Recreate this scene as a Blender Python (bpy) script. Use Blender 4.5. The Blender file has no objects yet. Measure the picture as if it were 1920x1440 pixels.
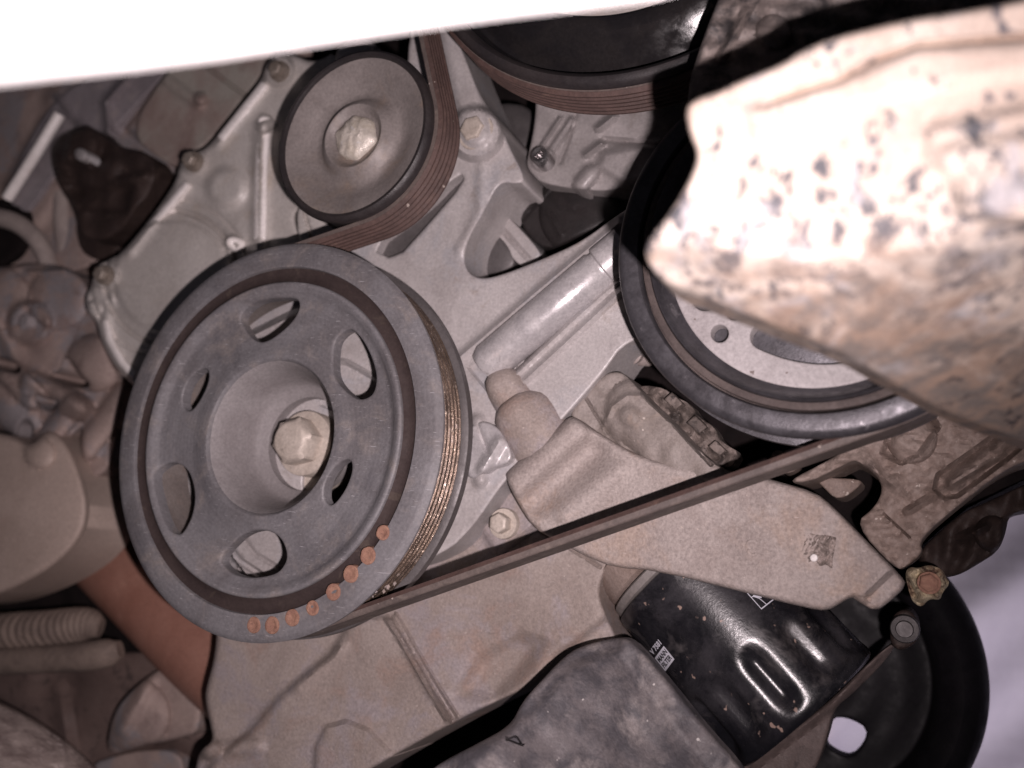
import bpy, math, random
import numpy as np
from mathutils import Vector
from mathutils.geometry import delaunay_2d_cdt

S = bpy.context.scene
COL = S.collection
random.seed(4)
rng = np.random.default_rng(7)

# ------------------------------------------------------------------ camera
# World: X and Z lie in the plane of the engine's front face, +Y runs into the engine.
FPX, W0, H0 = 1700.0, 1920.0, 1440.0
DIST = 0.2663                                   # camera to the pulley plane y = 0
CY = np.array([1750 - 960, -(1075 - 720), -FPX], float); CY /= np.linalg.norm(CY)
CZ = np.array([0, 1, 0.]) - CY[1] * CY; CZ /= np.linalg.norm(CZ)
CX = np.cross(CY, CZ)
Z0 = 0.60                                       # height of the camera above the floor
cam = bpy.data.cameras.new('camera')
cam.sensor_width = 36.0
cam.lens = 36.0 * FPX / W0
cam.clip_start, cam.clip_end = 0.005, 20.0
cam.dof.use_dof = True
cam.dof.focus_distance = 0.31
cam.dof.aperture_fstop = 7.5
camo = bpy.data.objects.new('camera', cam)
COL.objects.link(camo)
from mathutils import Matrix
RM = np.array([CX, CY, CZ])                     # rows: world axes in camera coordinates
M4 = Matrix.Identity(4)
for i in range(3):
    for j in range(3):
        M4[i][j] = RM[i][j]
M4[0][3], M4[1][3], M4[2][3] = 0.0, -DIST, Z0
camo.matrix_world = M4
S.camera = camo

def cam_to_world(v):
    return RM @ np.array(v, float) + np.array([0, -DIST, Z0])

def P(px, py, y=0.0):
    """point of the plane at depth y that lies in the photograph's direction (px, py)"""
    px = np.asarray(px, float); py = np.asarray(py, float); y = np.asarray(y, float)
    r = np.stack(np.broadcast_arrays(px - 960, 720 - py, -FPX + 0 * px), -1)
    t = (y + DIST) / (r @ CY)
    q = r * t[..., None]
    return np.stack([q @ CX, 0 * t + y, q @ CZ + Z0], -1)

# ------------------------------------------------------------------ light
world = bpy.data.worlds.new('World'); S.world = world
world.use_nodes = True
wb = world.node_tree.nodes['Background']
wb.inputs[0].default_value = (0.80, 0.76, 0.95, 1)
wb.inputs[1].default_value = 0.022
fl = bpy.data.lights.new('camera_flash', 'SPOT')    # the phone's flash, beside the lens
fl.energy = 6.6
fl.color = (1.0, 0.862, 0.882)
fl.shadow_soft_size = 0.0022
fl.spot_size = math.radians(132)
fl.spot_blend = 1.0
flo = bpy.data.objects.new('camera_flash', fl); COL.objects.link(flo)
flo.location = cam_to_world((0.0200, -0.0165, 0.0))
flo.rotation_euler = (Vector(P(250, 420, .05)) - flo.location).to_track_quat('-Z', 'Y').to_euler()
day = bpy.data.lights.new('daylight', 'AREA')       # daylight reaching the cloth wall behind the engine
day.energy = .58
day.color = (0.93, 0.84, 1.0)
day.size = 0.35
dayo = bpy.data.objects.new('daylight', day); COL.objects.link(dayo)
S.view_settings.view_transform = 'Standard'
S.view_settings.look = 'None'
S.view_settings.exposure = 0.0
S.cycles.max_bounces = 6

# ------------------------------------------------------------------ materials
def _n(nt, t, **k):
    n = nt.nodes.new(t)
    for a, b in k.items():
        setattr(n, a, b)
    return n

def noise(nt, vec, scale, detail=5, rough=.6, dist=0.0):
    n = _n(nt, 'ShaderNodeTexNoise')
    n.inputs['Scale'].default_value = scale
    n.inputs['Detail'].default_value = detail
    n.inputs['Roughness'].default_value = rough
    n.inputs['Distortion'].default_value = dist
    nt.links.new(vec, n.inputs['Vector'])
    return n.outputs['Fac']

def ramp(nt, fac, a, b, smooth=True):
    n = _n(nt, 'ShaderNodeMapRange')
    n.interpolation_type = 'SMOOTHSTEP' if smooth else 'LINEAR'
    n.inputs['From Min'].default_value = a
    n.inputs['From Max'].default_value = b
    nt.links.new(fac, n.inputs['Value'])
    return n.outputs['Result']

def mapped(nt, tc, rot, sc, loc=(0, 0, 0)):
    mp = _n(nt, 'ShaderNodeMapping')
    mp.inputs['Rotation'].default_value = (0, rot, 0); mp.inputs['Scale'].default_value = sc; mp.inputs['Location'].default_value = loc
    nt.links.new(tc.outputs['Object'], mp.inputs['Vector'])
    return mp.outputs['Vector']

def mixc(nt, fac, a, b, mode='MIX'):
    n = _n(nt, 'ShaderNodeMix', data_type='RGBA', blend_type=mode)
    if isinstance(fac, float): n.inputs[0].default_value = fac
    else: nt.links.new(fac, n.inputs[0])
    for k, v in ((6, a), (7, b)):
        if isinstance(v, tuple): n.inputs[k].default_value = (*v, 1)
        else: nt.links.new(v, n.inputs[k])
    return n.outputs[2]

def mixf(nt, fac, a, b):
    n = _n(nt, 'ShaderNodeMix', data_type='FLOAT')
    nt.links.new(fac, n.inputs[0])
    n.inputs[2].default_value = a; n.inputs[3].default_value = b
    return n.outputs[0]

def grime(name, c1, c2, c3=None, rough=.5, rough3=None, metal=0., scale=45, lo=.38, hi=.64, s3=120, t3=(.56, .66),
          bump=.25, bscale=1500, spec=.5, coat=0., stretch=(1, 1, 1), fleck=None, fleck_t=(.70, .74), fleck_s=420,
          grain=.22, rot=0.0, warp=0.6, rings=0, c4=None, s4=25, t4=(.52, .66), scratch=None, scratch_t=(.70, .73)):
    """weathered surface: c1 -> c2 in broad clouds, patches of c3, fine grain, small flecks, fine relief"""
    m = bpy.data.materials.new(name); m.use_nodes = True
    nt = m.node_tree; b = nt.nodes['Principled BSDF']
    tc = _n(nt, 'ShaderNodeTexCoord'); mp = _n(nt, 'ShaderNodeMapping')
    mp.inputs['Scale'].default_value = stretch
    mp.inputs['Rotation'].default_value = (0, rot, 0)
    nt.links.new(tc.outputs['Object'], mp.inputs['Vector'])
    v = mp.outputs['Vector']
    col = mixc(nt, ramp(nt, noise(nt, v, scale, 6, .62, warp), lo, hi), c1, c2)
    rg = None
    if c4:
        col = mixc(nt, ramp(nt, noise(nt, mapped(nt, tc, .7, (1, 1, 1), (3.1, 1.7, 5.3)), s4, 7, .68, .4), *t4), col, c4)
    if c3:
        f3 = ramp(nt, noise(nt, v, s3, 8, .66, warp), *t3)
        col = mixc(nt, f3, col, c3)
        if rough3 is not None: rg = mixf(nt, f3, rough, rough3)
    g = ramp(nt, noise(nt, v, 900, 3, .7), .25, .75, False)
    dk = mixc(nt, g, (1 - grain,) * 3, (1 + grain,) * 3)
    col = mixc(nt, 1.0, col, dk, 'MULTIPLY')
    if scratch:                                              # short fine scratches, all roughly one way
        for an, lc in ((-.85, 0.), (-.70, 7.)):
            f = ramp(nt, noise(nt, mapped(nt, tc, an, (220, 60, 2600), (lc, lc, lc)), 1.0, 2, .5), *scratch_t)
            col = mixc(nt, f, col, scratch)
    if rings:                                                # faint turning marks round the part's own axis
        wv = _n(nt, 'ShaderNodeTexWave', wave_type='RINGS', rings_direction='Y')
        wv.inputs['Scale'].default_value = rings; wv.inputs['Distortion'].default_value = 2.5
        wv.inputs['Detail'].default_value = 3; wv.inputs['Detail Scale'].default_value = 3
        nt.links.new(tc.outputs['Object'], wv.inputs['Vector'])
        col = mixc(nt, 1.0, col, mixc(nt, wv.outputs['Fac'], (.965, .965, .965), (1.035, 1.03, 1.03)), 'MULTIPLY')
    if fleck:
        col = mixc(nt, ramp(nt, noise(nt, v, fleck_s, 2, .5), *fleck_t), col, fleck)
    nt.links.new(col, b.inputs['Base Color'])
    if rg is None:
        rg = mixf(nt, ramp(nt, noise(nt, v, scale * 4, 4), .3, .7), max(.03, rough - .09), min(1, rough + .1))
    nt.links.new(rg, b.inputs['Roughness'])
    b.inputs['Metallic'].default_value = metal
    b.inputs['Specular IOR Level'].default_value = spec
    b.inputs['Coat Weight'].default_value = coat
    b.inputs['Coat Roughness'].default_value = .12
    if bump:
        bp = _n(nt, 'ShaderNodeBump')
        bp.inputs['Strength'].default_value = bump
        bp.inputs['Distance'].default_value = .0006
        nt.links.new(noise(nt, v, bscale, 4, .65), bp.inputs['Height'])
        nt.links.new(bp.outputs['Normal'], b.inputs['Normal'])
    return m

M = {}
M['alu'] = grime('cast_aluminium', (.43, .402, .396), (.345, .318, .312), (.31, .27, .247), c4=(.36, .35, .36), s4=40, t4=(.5, .66), scratch=(.56, .53, .52), scratch_t=(.74, .77), rough=.42, metal=.0, scale=30, spec=.6, bump=.22, t3=(.58, .75))
M['alu_shiny'] = grime('polished_aluminium', (.50, .475, .475), (.40, .38, .385), (.22, .20, .20), rough=.30, metal=.2, scale=70, t3=(.62, .72), s3=260, spec=.7, bump=.10, stretch=(1, 1, 1))
M['pale_lit'] = grime('pale_lit_metal', (.90, .85, .82), (.80, .75, .72), (.70, .62, .55), rough=.27, scale=60, s3=90, t3=(.6, .75), spec=.7, bump=.15)  # pale colour holds the light caught on flange edges, rib and bosses
M['alu_dust'] = grime('dusty_aluminium', (.325, .275, .25), (.262, .216, .193), (.295, .215, .18), rough=.62, scale=22, s3=38, t3=(.50, .72), bump=.5, bscale=1000, grain=.25, spec=.35, fleck=(.46, .39, .35), fleck_t=(.72, .77), fleck_s=430, c4=(.30, .262, .262), s4=34, t4=(.48, .62), scratch=(.48, .42, .39), scratch_t=(.74, .77))
M['alu_arm'] = grime('dusty_arm_casting', (.355, .308, .288), (.285, .240, .222), (.235, .187, .163), rough=.62, scale=26, s3=60, t3=(.55, .75), bump=.7, bscale=750, grain=.30, spec=.35, fleck=(.50, .42, .37), fleck_t=(.72, .77), fleck_s=700, c4=(.335, .262, .222), s4=30, t4=(.50, .66), scratch=(.50, .43, .40), scratch_t=(.74, .77))
M['alu_brown'] = grime('brown_casting', (.31, .245, .215), (.22, .165, .14), (.13, .10, .09), rough=.6, scale=40, s3=110, t3=(.58, .75), bump=.55, bscale=800, spec=.35, fleck=(.5, .43, .38), fleck_t=(.70, .73))
M['etch'] = grime('etched_mark', (.32, .265, .24), (.17, .14, .125), (.34, .28, .255), rough=.65, scale=420, lo=.42, hi=.56, s3=500, t3=(.55, .6), bump=.5, bscale=900)
M['alu_grey'] = grime('grey_brown_casting', (.27, .235, .217), (.20, .17, .152), (.32, .255, .215), rough=.6, scale=40, s3=60, t3=(.55, .75), bump=.5, bscale=800, spec=.35, fleck=(.42, .37, .33), fleck_t=(.72, .75))
M['alu_mid'] = grime('dull_aluminium', (.32, .295, .29), (.26, .24, .235), (.20, .175, .16), rough=.4, scale=30, s3=60, spec=.6, bump=.22, t3=(.58, .75))
M['darkstrut'] = grime('dark_brown_strut', (.17, .13, .12), (.12, .09, .082), (.08, .062, .058), rough=.6, scale=50, bump=.4)
M['rubble'] = grime('dark_crumbled_edge', (.19, .155, .138), (.10, .08, .07), (.05, .04, .036), rough=.7, scale=120, s3=160, t3=(.5, .62), bump=.8, bscale=700, fleck=(.4, .35, .32), fleck_t=(.70, .74), fleck_s=350)
M['alu_left'] = grime('stained_casting', (.36, .28, .25), (.28, .215, .195), (.17, .12, .108), c4=(.27, .245, .25), s4=32, t4=(.48, .6), rough=.7, scale=30, s3=50, t3=(.52, .75), bump=.4, bscale=700, spec=.3)
M['cover'] = grime('timing_cover_aluminium', (.50, .470, .445), (.41, .38, .355), (.41, .35, .29), rough=.36, metal=.0, scale=18, s3=30, t3=(.55, .75), spec=.65, bump=.2)
M['pulley'] = grime('dark_pulley_steel', (.158, .152, .159), (.118, .110, .114), (.205, .182, .172), rough=.58, metal=.0, rings=170, scratch=(.30, .29, .30), scratch_t=(.70, .76), c4=(.105, .10, .108), s4=30, t4=(.50, .72), scale=35, s3=70, t3=(.5, .75), spec=.45, bump=.18, bscale=1800)
M['hub'] = grime('pulley_hub_steel', (.235, .218, .218), (.195, .178, .178), (.15, .135, .132), rough=.62, metal=.0, scale=40, t3=(.6, .8), spec=.45, bump=.15)
M['rim_in'] = grime('lit_rim_inside', (.30, .262, .245), (.24, .205, .19), (.33, .265, .23), rough=.7, scale=40, s3=60, t3=(.5, .7), spec=.25, bump=.3)  # lighter than the pulley steel so the inner wall looks lit
M['rubber'] = grime('damper_rubber', (.042, .030, .028), (.033, .023, .022), (.06, .045, .038), rough=.75, scale=60, spec=.25, bump=.3)
M['copper'] = grime('worn_coppery_groove', (.20, .145, .11), (.115, .085, .068), (.40, .33, .29), rough=.30, metal=.7, scale=90, s3=160, t3=(.55, .68), spec=.6, bump=.3, bscale=2500, fleck=(.62, .5, .4), fleck_t=(.66, .70), fleck_s=700)
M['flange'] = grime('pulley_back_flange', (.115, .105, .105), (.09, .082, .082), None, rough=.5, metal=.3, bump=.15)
M['rust_dot'] = grime('rusty_plug', (.31, .175, .125), (.25, .135, .10), (.17, .095, .075), rough=.8, scale=300, s3=500, t3=(.55, .7), bump=.6, bscale=2500, spec=.2)
M['bolt_brass'] = grime('dull_zinc_bolt', (.50, .44, .385), (.42, .365, .315), (.26, .22, .185), rough=.58, metal=.15, scale=90, t3=(.62, .75), s3=200, bump=.2)
M['bolt'] = grime('grey_bolt', (.30, .26, .225), (.22, .185, .155), (.12, .09, .07), rough=.45, metal=.35, scale=120, t3=(.58, .7), s3=250, bump=.25)
M['bolt_chrome'] = grime('bright_bolt', (.45, .44, .44), (.30, .28, .28), None, rough=.22, metal=.9, bump=.1)
M['belt'] = grime('brown_rubber_belt', (.085, .053, .046), (.062, .039, .034), (.115, .072, .058), rough=.6, scale=80, s3=140, t3=(.55, .75), spec=.35, bump=.25, fleck=(.3, .25, .22), fleck_t=(.735, .76), fleck_s=300)
M['belt_back'] = grime('dusty_belt_back', (.125, .100, .09), (.09, .072, .066), (.155, .125, .108), rough=.55, scale=60, s3=120, t3=(.52, .72), spec=.35, bump=.25, fleck=(.34, .29, .26), fleck_t=(.735, .76), fleck_s=300)
M['black_ring'] = grime('black_rim', (.022, .019, .02), (.03, .025, .025), None, rough=.45, spec=.4, bump=.2)
M['disc'] = grime('idler_disc', (.225, .20, .19), (.165, .146, .138), (.24, .18, .135), rough=.5, metal=.1, scale=28, s3=26, t3=(.5, .75), spec=.45, bump=.2)
M['cap'] = grime('idler_cap', (.58, .53, .47), (.48, .43, .36), (.68, .65, .62), rough=.35, metal=.2, scale=120, s3=300, t3=(.58, .68), bump=.5, bscale=1200)
M['gloss_black'] = grime('gloss_black_pulley', (.012, .011, .012), (.018, .016, .016), None, rough=.15, spec=.6, bump=.06)
M['p3_rim'] = grime('crank_rim_steel', (.092, .088, .097), (.062, .058, .064), (.19, .18, .19), rough=.4, metal=.5, scale=80, s3=180, t3=(.62, .72), bump=.15)
M['p3_plate'] = grime('pale_pulley_plate', (.37, .345, .345), (.31, .285, .285), (.22, .195, .19), rough=.6, scale=60, s3=90, t3=(.62, .8), spec=.35, bump=.3, fleck=(.15, .12, .11), fleck_t=(.74, .77), fleck_s=260)
M['p3_ring'] = grime('crank_rubber_ring', (.085, .067, .062), (.06, .047, .044), None, rough=.7, scale=60, spec=.3, bump=.3)
M['black'] = grime('black_plastic', (.016, .014, .014), (.024, .02, .02), (.034, .03, .03), rough=.5, scale=50, s3=90, bump=.3, spec=.4)
M['void'] = grime('black_gap_shade', (.010, .008, .008), (.016, .012, .012), None, rough=.9, spec=.1, bump=.2)  # near-black colour stands for the shade in gaps and holes
M['darkbrown'] = grime('dark_brown_plastic', (.045, .030, .026), (.030, .020, .018), (.065, .045, .038), rough=.6, scale=60, bump=.4, spec=.3)
M['filter'] = grime('dirty_gloss_black_paint', (.007, .007, .009), (.012, .011, .014), (.085, .076, .076), c4=(.034, .032, .036), s4=36, t4=(.42, .64), rough=.26, rough3=.6, scale=40, s3=60, t3=(.52, .74), spec=.6, bump=.12, bscale=900, fleck=(.30, .215, .18), fleck_t=(.69, .73), fleck_s=230, warp=.5)
M['gasket'] = grime('grey_seal', (.22, .20, .19), (.17, .15, .14), None, rough=.6, bump=.2)
M['pan'] = grime('dusty_black_pan', (.14, .125, .128), (.075, .07, .077), (.23, .205, .20), rough=.6, scale=95, lo=.38, hi=.60, s3=60, t3=(.50, .68), spec=.4, bump=.6, bscale=700, fleck=(.5, .47, .45), fleck_t=(.73, .76), fleck_s=300, warp=.25)
def rail_material():
    m = grime('rusty_flaking_paint', (.64, .555, .485), (.56, .46, .39), (.17, .165, .17), rough=.75, scale=40, s3=150, t3=(.635, .68), spec=.25, bump=.5, bscale=500, fleck=(.15, .14, .15), fleck_t=(.66, .70), fleck_s=210, stretch=(1.35, 1, .75), warp=1.1)
    nt = m.node_tree; b = nt.nodes['Principled BSDF']
    src = b.inputs['Base Color'].links[0].from_socket
    tc = _n(nt, 'ShaderNodeTexCoord'); v = tc.outputs['Object']
    sp = _n(nt, 'ShaderNodeSeparateXYZ'); nt.links.new(v, sp.inputs[0])
    mp = _n(nt, 'ShaderNodeMapping'); mp.inputs['Scale'].default_value = (1.3, 1, .8); nt.links.new(v, mp.inputs['Vector'])
    bd = _n(nt, 'ShaderNodeMapRange', interpolation_type='SMOOTHSTEP'); bd.inputs['From Min'].default_value = .020; bd.inputs['From Max'].default_value = -.002
    nt.links.new(sp.outputs['Z'], bd.inputs['Value'])                # the paint has flaked most along the lower half of the face
    ma = _n(nt, 'ShaderNodeMath', operation='MULTIPLY_ADD'); nt.links.new(bd.outputs[0], ma.inputs[0]); ma.inputs[1].default_value = .085
    nt.links.new(noise(nt, mp.outputs[0], 150, 10, .76, .25), ma.inputs[2])
    src = mixc(nt, ramp(nt, ma.outputs[0], .592, .632), src, (.105, .105, .115))
    mb = _n(nt, 'ShaderNodeMath', operation='MULTIPLY_ADD'); nt.links.new(bd.outputs[0], mb.inputs[0]); mb.inputs[1].default_value = .09
    nt.links.new(noise(nt, mp.outputs[0], 70, 9, .72, .3), mb.inputs[2])
    src = mixc(nt, ramp(nt, mb.outputs[0], .60, .70), src, (.46, .44, .45))
    ad = _n(nt, 'ShaderNodeMath', operation='MULTIPLY_ADD')           # rust has eaten the lower flank of the rail
    nt.links.new(noise(nt, v, 55, 7, .7, .8), ad.inputs[0]); ad.inputs[1].default_value = .055; nt.links.new(sp.outputs['Z'], ad.inputs[2])
    f = ramp(nt, ad.outputs[0], .024, .002)
    rust = mixc(nt, ramp(nt, noise(nt, v, 90, 7, .7, .6), .38, .62), (.30, .215, .165), (.165, .14, .125))
    rust = mixc(nt, ramp(nt, noise(nt, v, 160, 6, .7, .5), .56, .66), rust, (.06, .05, .05))
    nt.links.new(mixc(nt, f, src, rust), b.inputs['Base Color'])
    return m
M['rail'] = rail_material()
M['white'] = grime('white_body_paint', (.84, .82, .81), (.80, .78, .77), None, rough=.35, spec=.5, bump=0, grain=.0)
M['inner'] = grime('dirty_inner_panel', (.20, .165, .15), (.11, .095, .09), (.045, .04, .04), rough=.7, scale=45, s3=60, t3=(.48, .60), bump=.5, bscale=600)
M['hose_red'] = grime('red_brown_rubber', (.32, .165, .125), (.26, .125, .092), (.38, .215, .165), rough=.5, scale=14, s3=25, t3=(.5, .8), spec=.35, bump=.15)
M['hose_grey'] = grime('grey_hose', (.36, .305, .28), (.28, .235, .22), None, rough=.6, bump=.25)
M['loom'] = grime('dusty_loom_tape', (.21, .162, .135), (.145, .11, .093), (.10, .072, .063), rough=.8, scale=60, s3=120, t3=(.55, .75), bump=.5)
M['wrap'] = grime('frayed_fabric_sleeve', (.34, .28, .255), (.17, .13, .12), (.46, .39, .365), rough=.85, scale=110, s3=160, t3=(.56, .7), bump=.9, bscale=700, stretch=(.35, 1, 1.3), spec=.2, rot=.9)
M['cap_beige'] = grime('beige_mount_cap', (.42, .335, .29), (.35, .275, .235), (.37, .26, .215), rough=.6, scale=16, s3=24, t3=(.55, .8), bump=.25)
M['lilac'] = grime('lilac_concrete', (.58, .545, .575), (.48, .445, .49), (.60, .55, .57), rough=.9, scale=5, s3=9, bump=.2, bscale=300, grain=.08, stretch=(1.2, 1, .35), rot=.6, spec=.2)
M['tyre'] = grime('black_drum', (.009, .008, .010), (.013, .011, .014), None, rough=.55, spec=.3, bump=.05)
M['crust'] = grime('corroded_crust', (.52, .44, .30), (.26, .17, .11), (.09, .05, .035), rough=.85, scale=180, s3=220, t3=(.54, .64), bump=1.0, bscale=1200)
M['print'] = grime('white_print', (.62, .62, .68), (.54, .54, .60), None, rough=.5, bump=0, grain=.05)
M['ink'] = grime('black_ink', (.004, .004, .005), (.006, .005, .007), None, rough=.5, bump=0)
M['white_dot'] = grime('white_paint_dot', (.78, .74, .72), (.7, .66, .64), None, rough=.6, bump=.2)

# ------------------------------------------------------------------ objects
LOC = {}
def thing(name, label, cat, loc=(0, 0, 0), group=None):
    o = bpy.data.objects.new(name, None); COL.objects.link(o)
    o.empty_display_size = .02
    o.location = loc; LOC[o] = np.array(loc, float)
    o['label'] = label; o['category'] = cat
    if group: o['group'] = group
    return o

def tag(o, label, cat, group=None, kind=None):
    o['label'] = label
    if cat: o['category'] = cat
    if group: o['group'] = group
    if kind: o['kind'] = kind
    return o

def obj(name, vf, mat, parent=None, smooth=True, loc=None, label=None):
    v, f = vf[0], vf[1]
    v = np.asarray(v, float)
    if parent is not None: org = LOC[parent]
    else: org = v.mean(0) if loc is None else np.array(loc, float)
    me = bpy.data.meshes.new(name)
    me.from_pydata([tuple(p) for p in (v - org)], [], [tuple(int(i) for i in q) for q in f])
    me.validate(); me.update()
    import bmesh
    bm = bmesh.new(); bm.from_mesh(me)
    if len(vf) < 3:
        bmesh.ops.recalc_face_normals(bm, faces=bm.faces)
    for q in bm.faces: q.smooth = smooth
    if smooth:
        for e in bm.edges:
            if len(e.link_faces) == 2 and e.calc_face_angle(0) > .75: e.smooth = False
    bm.to_mesh(me); bm.free()
    me.materials.append(mat)
    o = bpy.data.objects.new(name, me); COL.objects.link(o)
    if parent is not None:
        o.parent = parent; LOC[o] = org
    else:
        o.location = org; LOC[o] = org
    if label: o['label'] = label
    return o

def roughen(vf, amp, wl):
    v = np.asarray(vf[0], float).copy()
    d = np.zeros_like(v)
    for q in range(7):
        k = rng.normal(size=3); k *= 6.28 / wl / np.linalg.norm(k) * rng.uniform(.5, 1.6); w = rng.normal(size=3)
        d += np.sin(v @ k + rng.uniform(0, 6))[:, None] * w
    return v + d * amp / 3, vf[1]

def join(*parts):
    V, F = [], []
    n = 0
    for p in parts:
        V.append(np.asarray(p[0], float)); F += [tuple(i + n for i in q) for q in p[1]]
        n += len(p[0])
    return np.vstack(V), F

# ---- plane geometry
def chaikin(p, n=2, closed=True):
    p = np.asarray(p, float)
    for _ in range(n):
        q = np.roll(p, -1, 0) if closed else p[1:]
        a = p if closed else p[:-1]
        r = np.empty((2 * len(a), 2)); r[0::2] = .75 * a + .25 * q; r[1::2] = .25 * a + .75 * q
        if not closed: r = np.vstack([p[:1], r, p[-1:]])
        p = r
    return p

def resample(p, step, closed=True):
    p = np.asarray(p, float)
    q = np.vstack([p, p[:1]]) if closed else p
    L = np.hypot(*np.diff(q, axis=0).T)
    s = np.r_[0, np.cumsum(L)]
    keep = np.r_[True, np.diff(s) > 1e-12]
    n = max(3, int(round(s[-1] / step)))
    t = np.linspace(0, s[-1], n + 1)
    if closed: t = t[:-1]
    return np.c_[np.interp(t, s[keep], q[keep, 0]), np.interp(t, s[keep], q[keep, 1])]

def inside(pts, poly):
    x, y = pts[:, 0], pts[:, 1]
    r = np.zeros(len(pts), bool)
    a = poly; b = np.roll(poly, -1, 0)
    for (x0, y0), (x1, y1) in zip(a, b):
        c = (y0 > y) != (y1 > y)
        if c.any():
            r ^= c & (x < (x1 - x0) * (y - y0) / (y1 - y0 + 1e-30) + x0)
    return r

def dist_line(pts, line, closed=False):
    a = np.asarray(line, float)
    if closed: a = np.vstack([a, a[:1]])
    d = np.full(len(pts), 1e9)
    for p, q in zip(a[:-1], a[1:]):
        v = q - p; L = v @ v + 1e-30
        t = np.clip(((pts - p) @ v) / L, 0, 1)
        d = np.minimum(d, np.hypot(*(pts - p - t[:, None] * v).T))
    return d

def sstep(t):
    t = np.clip(t, 0, 1); return t * t * (3 - 2 * t)

def fheight(pts, feats):
    h = np.zeros(len(pts))
    for f in feats:
        k = f[0]
        if k == 'line':                                  # ('line', pts, halfwidth, height, soft)
            h += f[3] * sstep((f[2] - dist_line(pts, f[1])) / max(f[4], 1e-9))
        elif k == 'disc':                                # ('disc', c, r, height, soft)
            d = np.hypot(*(pts - np.array(f[1], float)).T)
            h += f[3] * sstep((f[2] - d) / f[4])
        elif k == 'dome':
            d = np.hypot(*(pts - np.array(f[1], float)).T)
            h += f[3] * np.sqrt(np.clip(1 - (d / f[2]) ** 2, 0, 1))
        elif k == 'ring':                                # ('ring', c, r, halfwidth, height)
            d = abs(np.hypot(*(pts - np.array(f[1], float)).T) - f[2])
            h += f[4] * sstep((f[3] - d) / f[3])
        elif k == 'poly':                                # ('poly', pts, height, soft)
            pl = np.asarray(f[1], float)
            d = dist_line(pts, pl, True); d = np.where(inside(pts, pl), d, -d)
            h += f[2] * sstep((d + f[3] / 2) / f[3])
        elif k == 'half':                                # ('half', p0, p1, r, height)
            d = dist_line(pts, [f[1], f[2]])
            h += f[4] * np.sqrt(np.clip(1 - (d / f[3]) ** 2, 0, 1))
        elif k == 'ramp':                                # ('ramp', p0, p1, h0, h1)
            a = np.array(f[1], float); v = np.array(f[2], float) - a
            t = ((pts - a) @ v) / (v @ v)
            h += f[3] + (f[4] - f[3]) * np.clip(t, 0, 1)
        elif k == 'wave':                                # ('wave', scale, height) uneven cast skin
            for q in range(5):
                a = rng.uniform(0, 6.28); w = f[1] * rng.uniform(.6, 1.6)
                h += f[2] * .4 * np.sin((pts[:, 0] * math.cos(a) + pts[:, 1] * math.sin(a)) / w * 6.28 + rng.uniform(0, 6))
        elif k == 'fn':
            h += f[1](pts)
    return h

def feature_points(feats, res):
    """points that follow the edges of ridges, pads and bosses, so the mesh folds along them"""
    out = []
    def offs(line, ds, closed=False):
        l = resample(line, res * .75, closed)
        t = (np.roll(l, -1, 0) - np.roll(l, 1, 0)) if closed else np.gradient(l, axis=0)
        t = t / (np.hypot(*t.T)[:, None] + 1e-12); nn = np.c_[-t[:, 1], t[:, 0]]
        for d in ds: out.append(l + nn * d)
    for f in feats:
        if f[0] == 'line':
            w, sf = f[2], min(f[4], f[2]); ds = {0., w, -w, w - sf, sf - w, w - sf / 2, sf / 2 - w}
            offs(np.asarray(f[1], float), ds)
        elif f[0] == 'poly' and f[3] < 30: offs(np.asarray(f[1], float), (-f[3] / 2, 0, f[3] / 2), True)
        elif f[0] == 'disc': [out.append(circ_px(f[1], r, max(8, int(6.3 * r / res / .75)))) for r in (f[2], f[2] - f[4] / 2, f[2] - f[4]) if r > 2]
        elif f[0] == 'ring': [out.append(circ_px(f[1], r, max(8, int(6.3 * r / res / .75)))) for r in (f[2] - f[3], f[2], f[2] + f[3])]
        elif f[0] == 'half': offs(np.array([f[1], f[2]], float), (0, f[3] * .97, -f[3] * .97, f[3] * .8, -f[3] * .8))
        elif f[0] == 'dome': [out.append(circ_px(f[1], f[2] * r, max(8, int(6.3 * f[2] * r / res / .75)))) for r in (1, .96, .8)]
    return out

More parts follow.
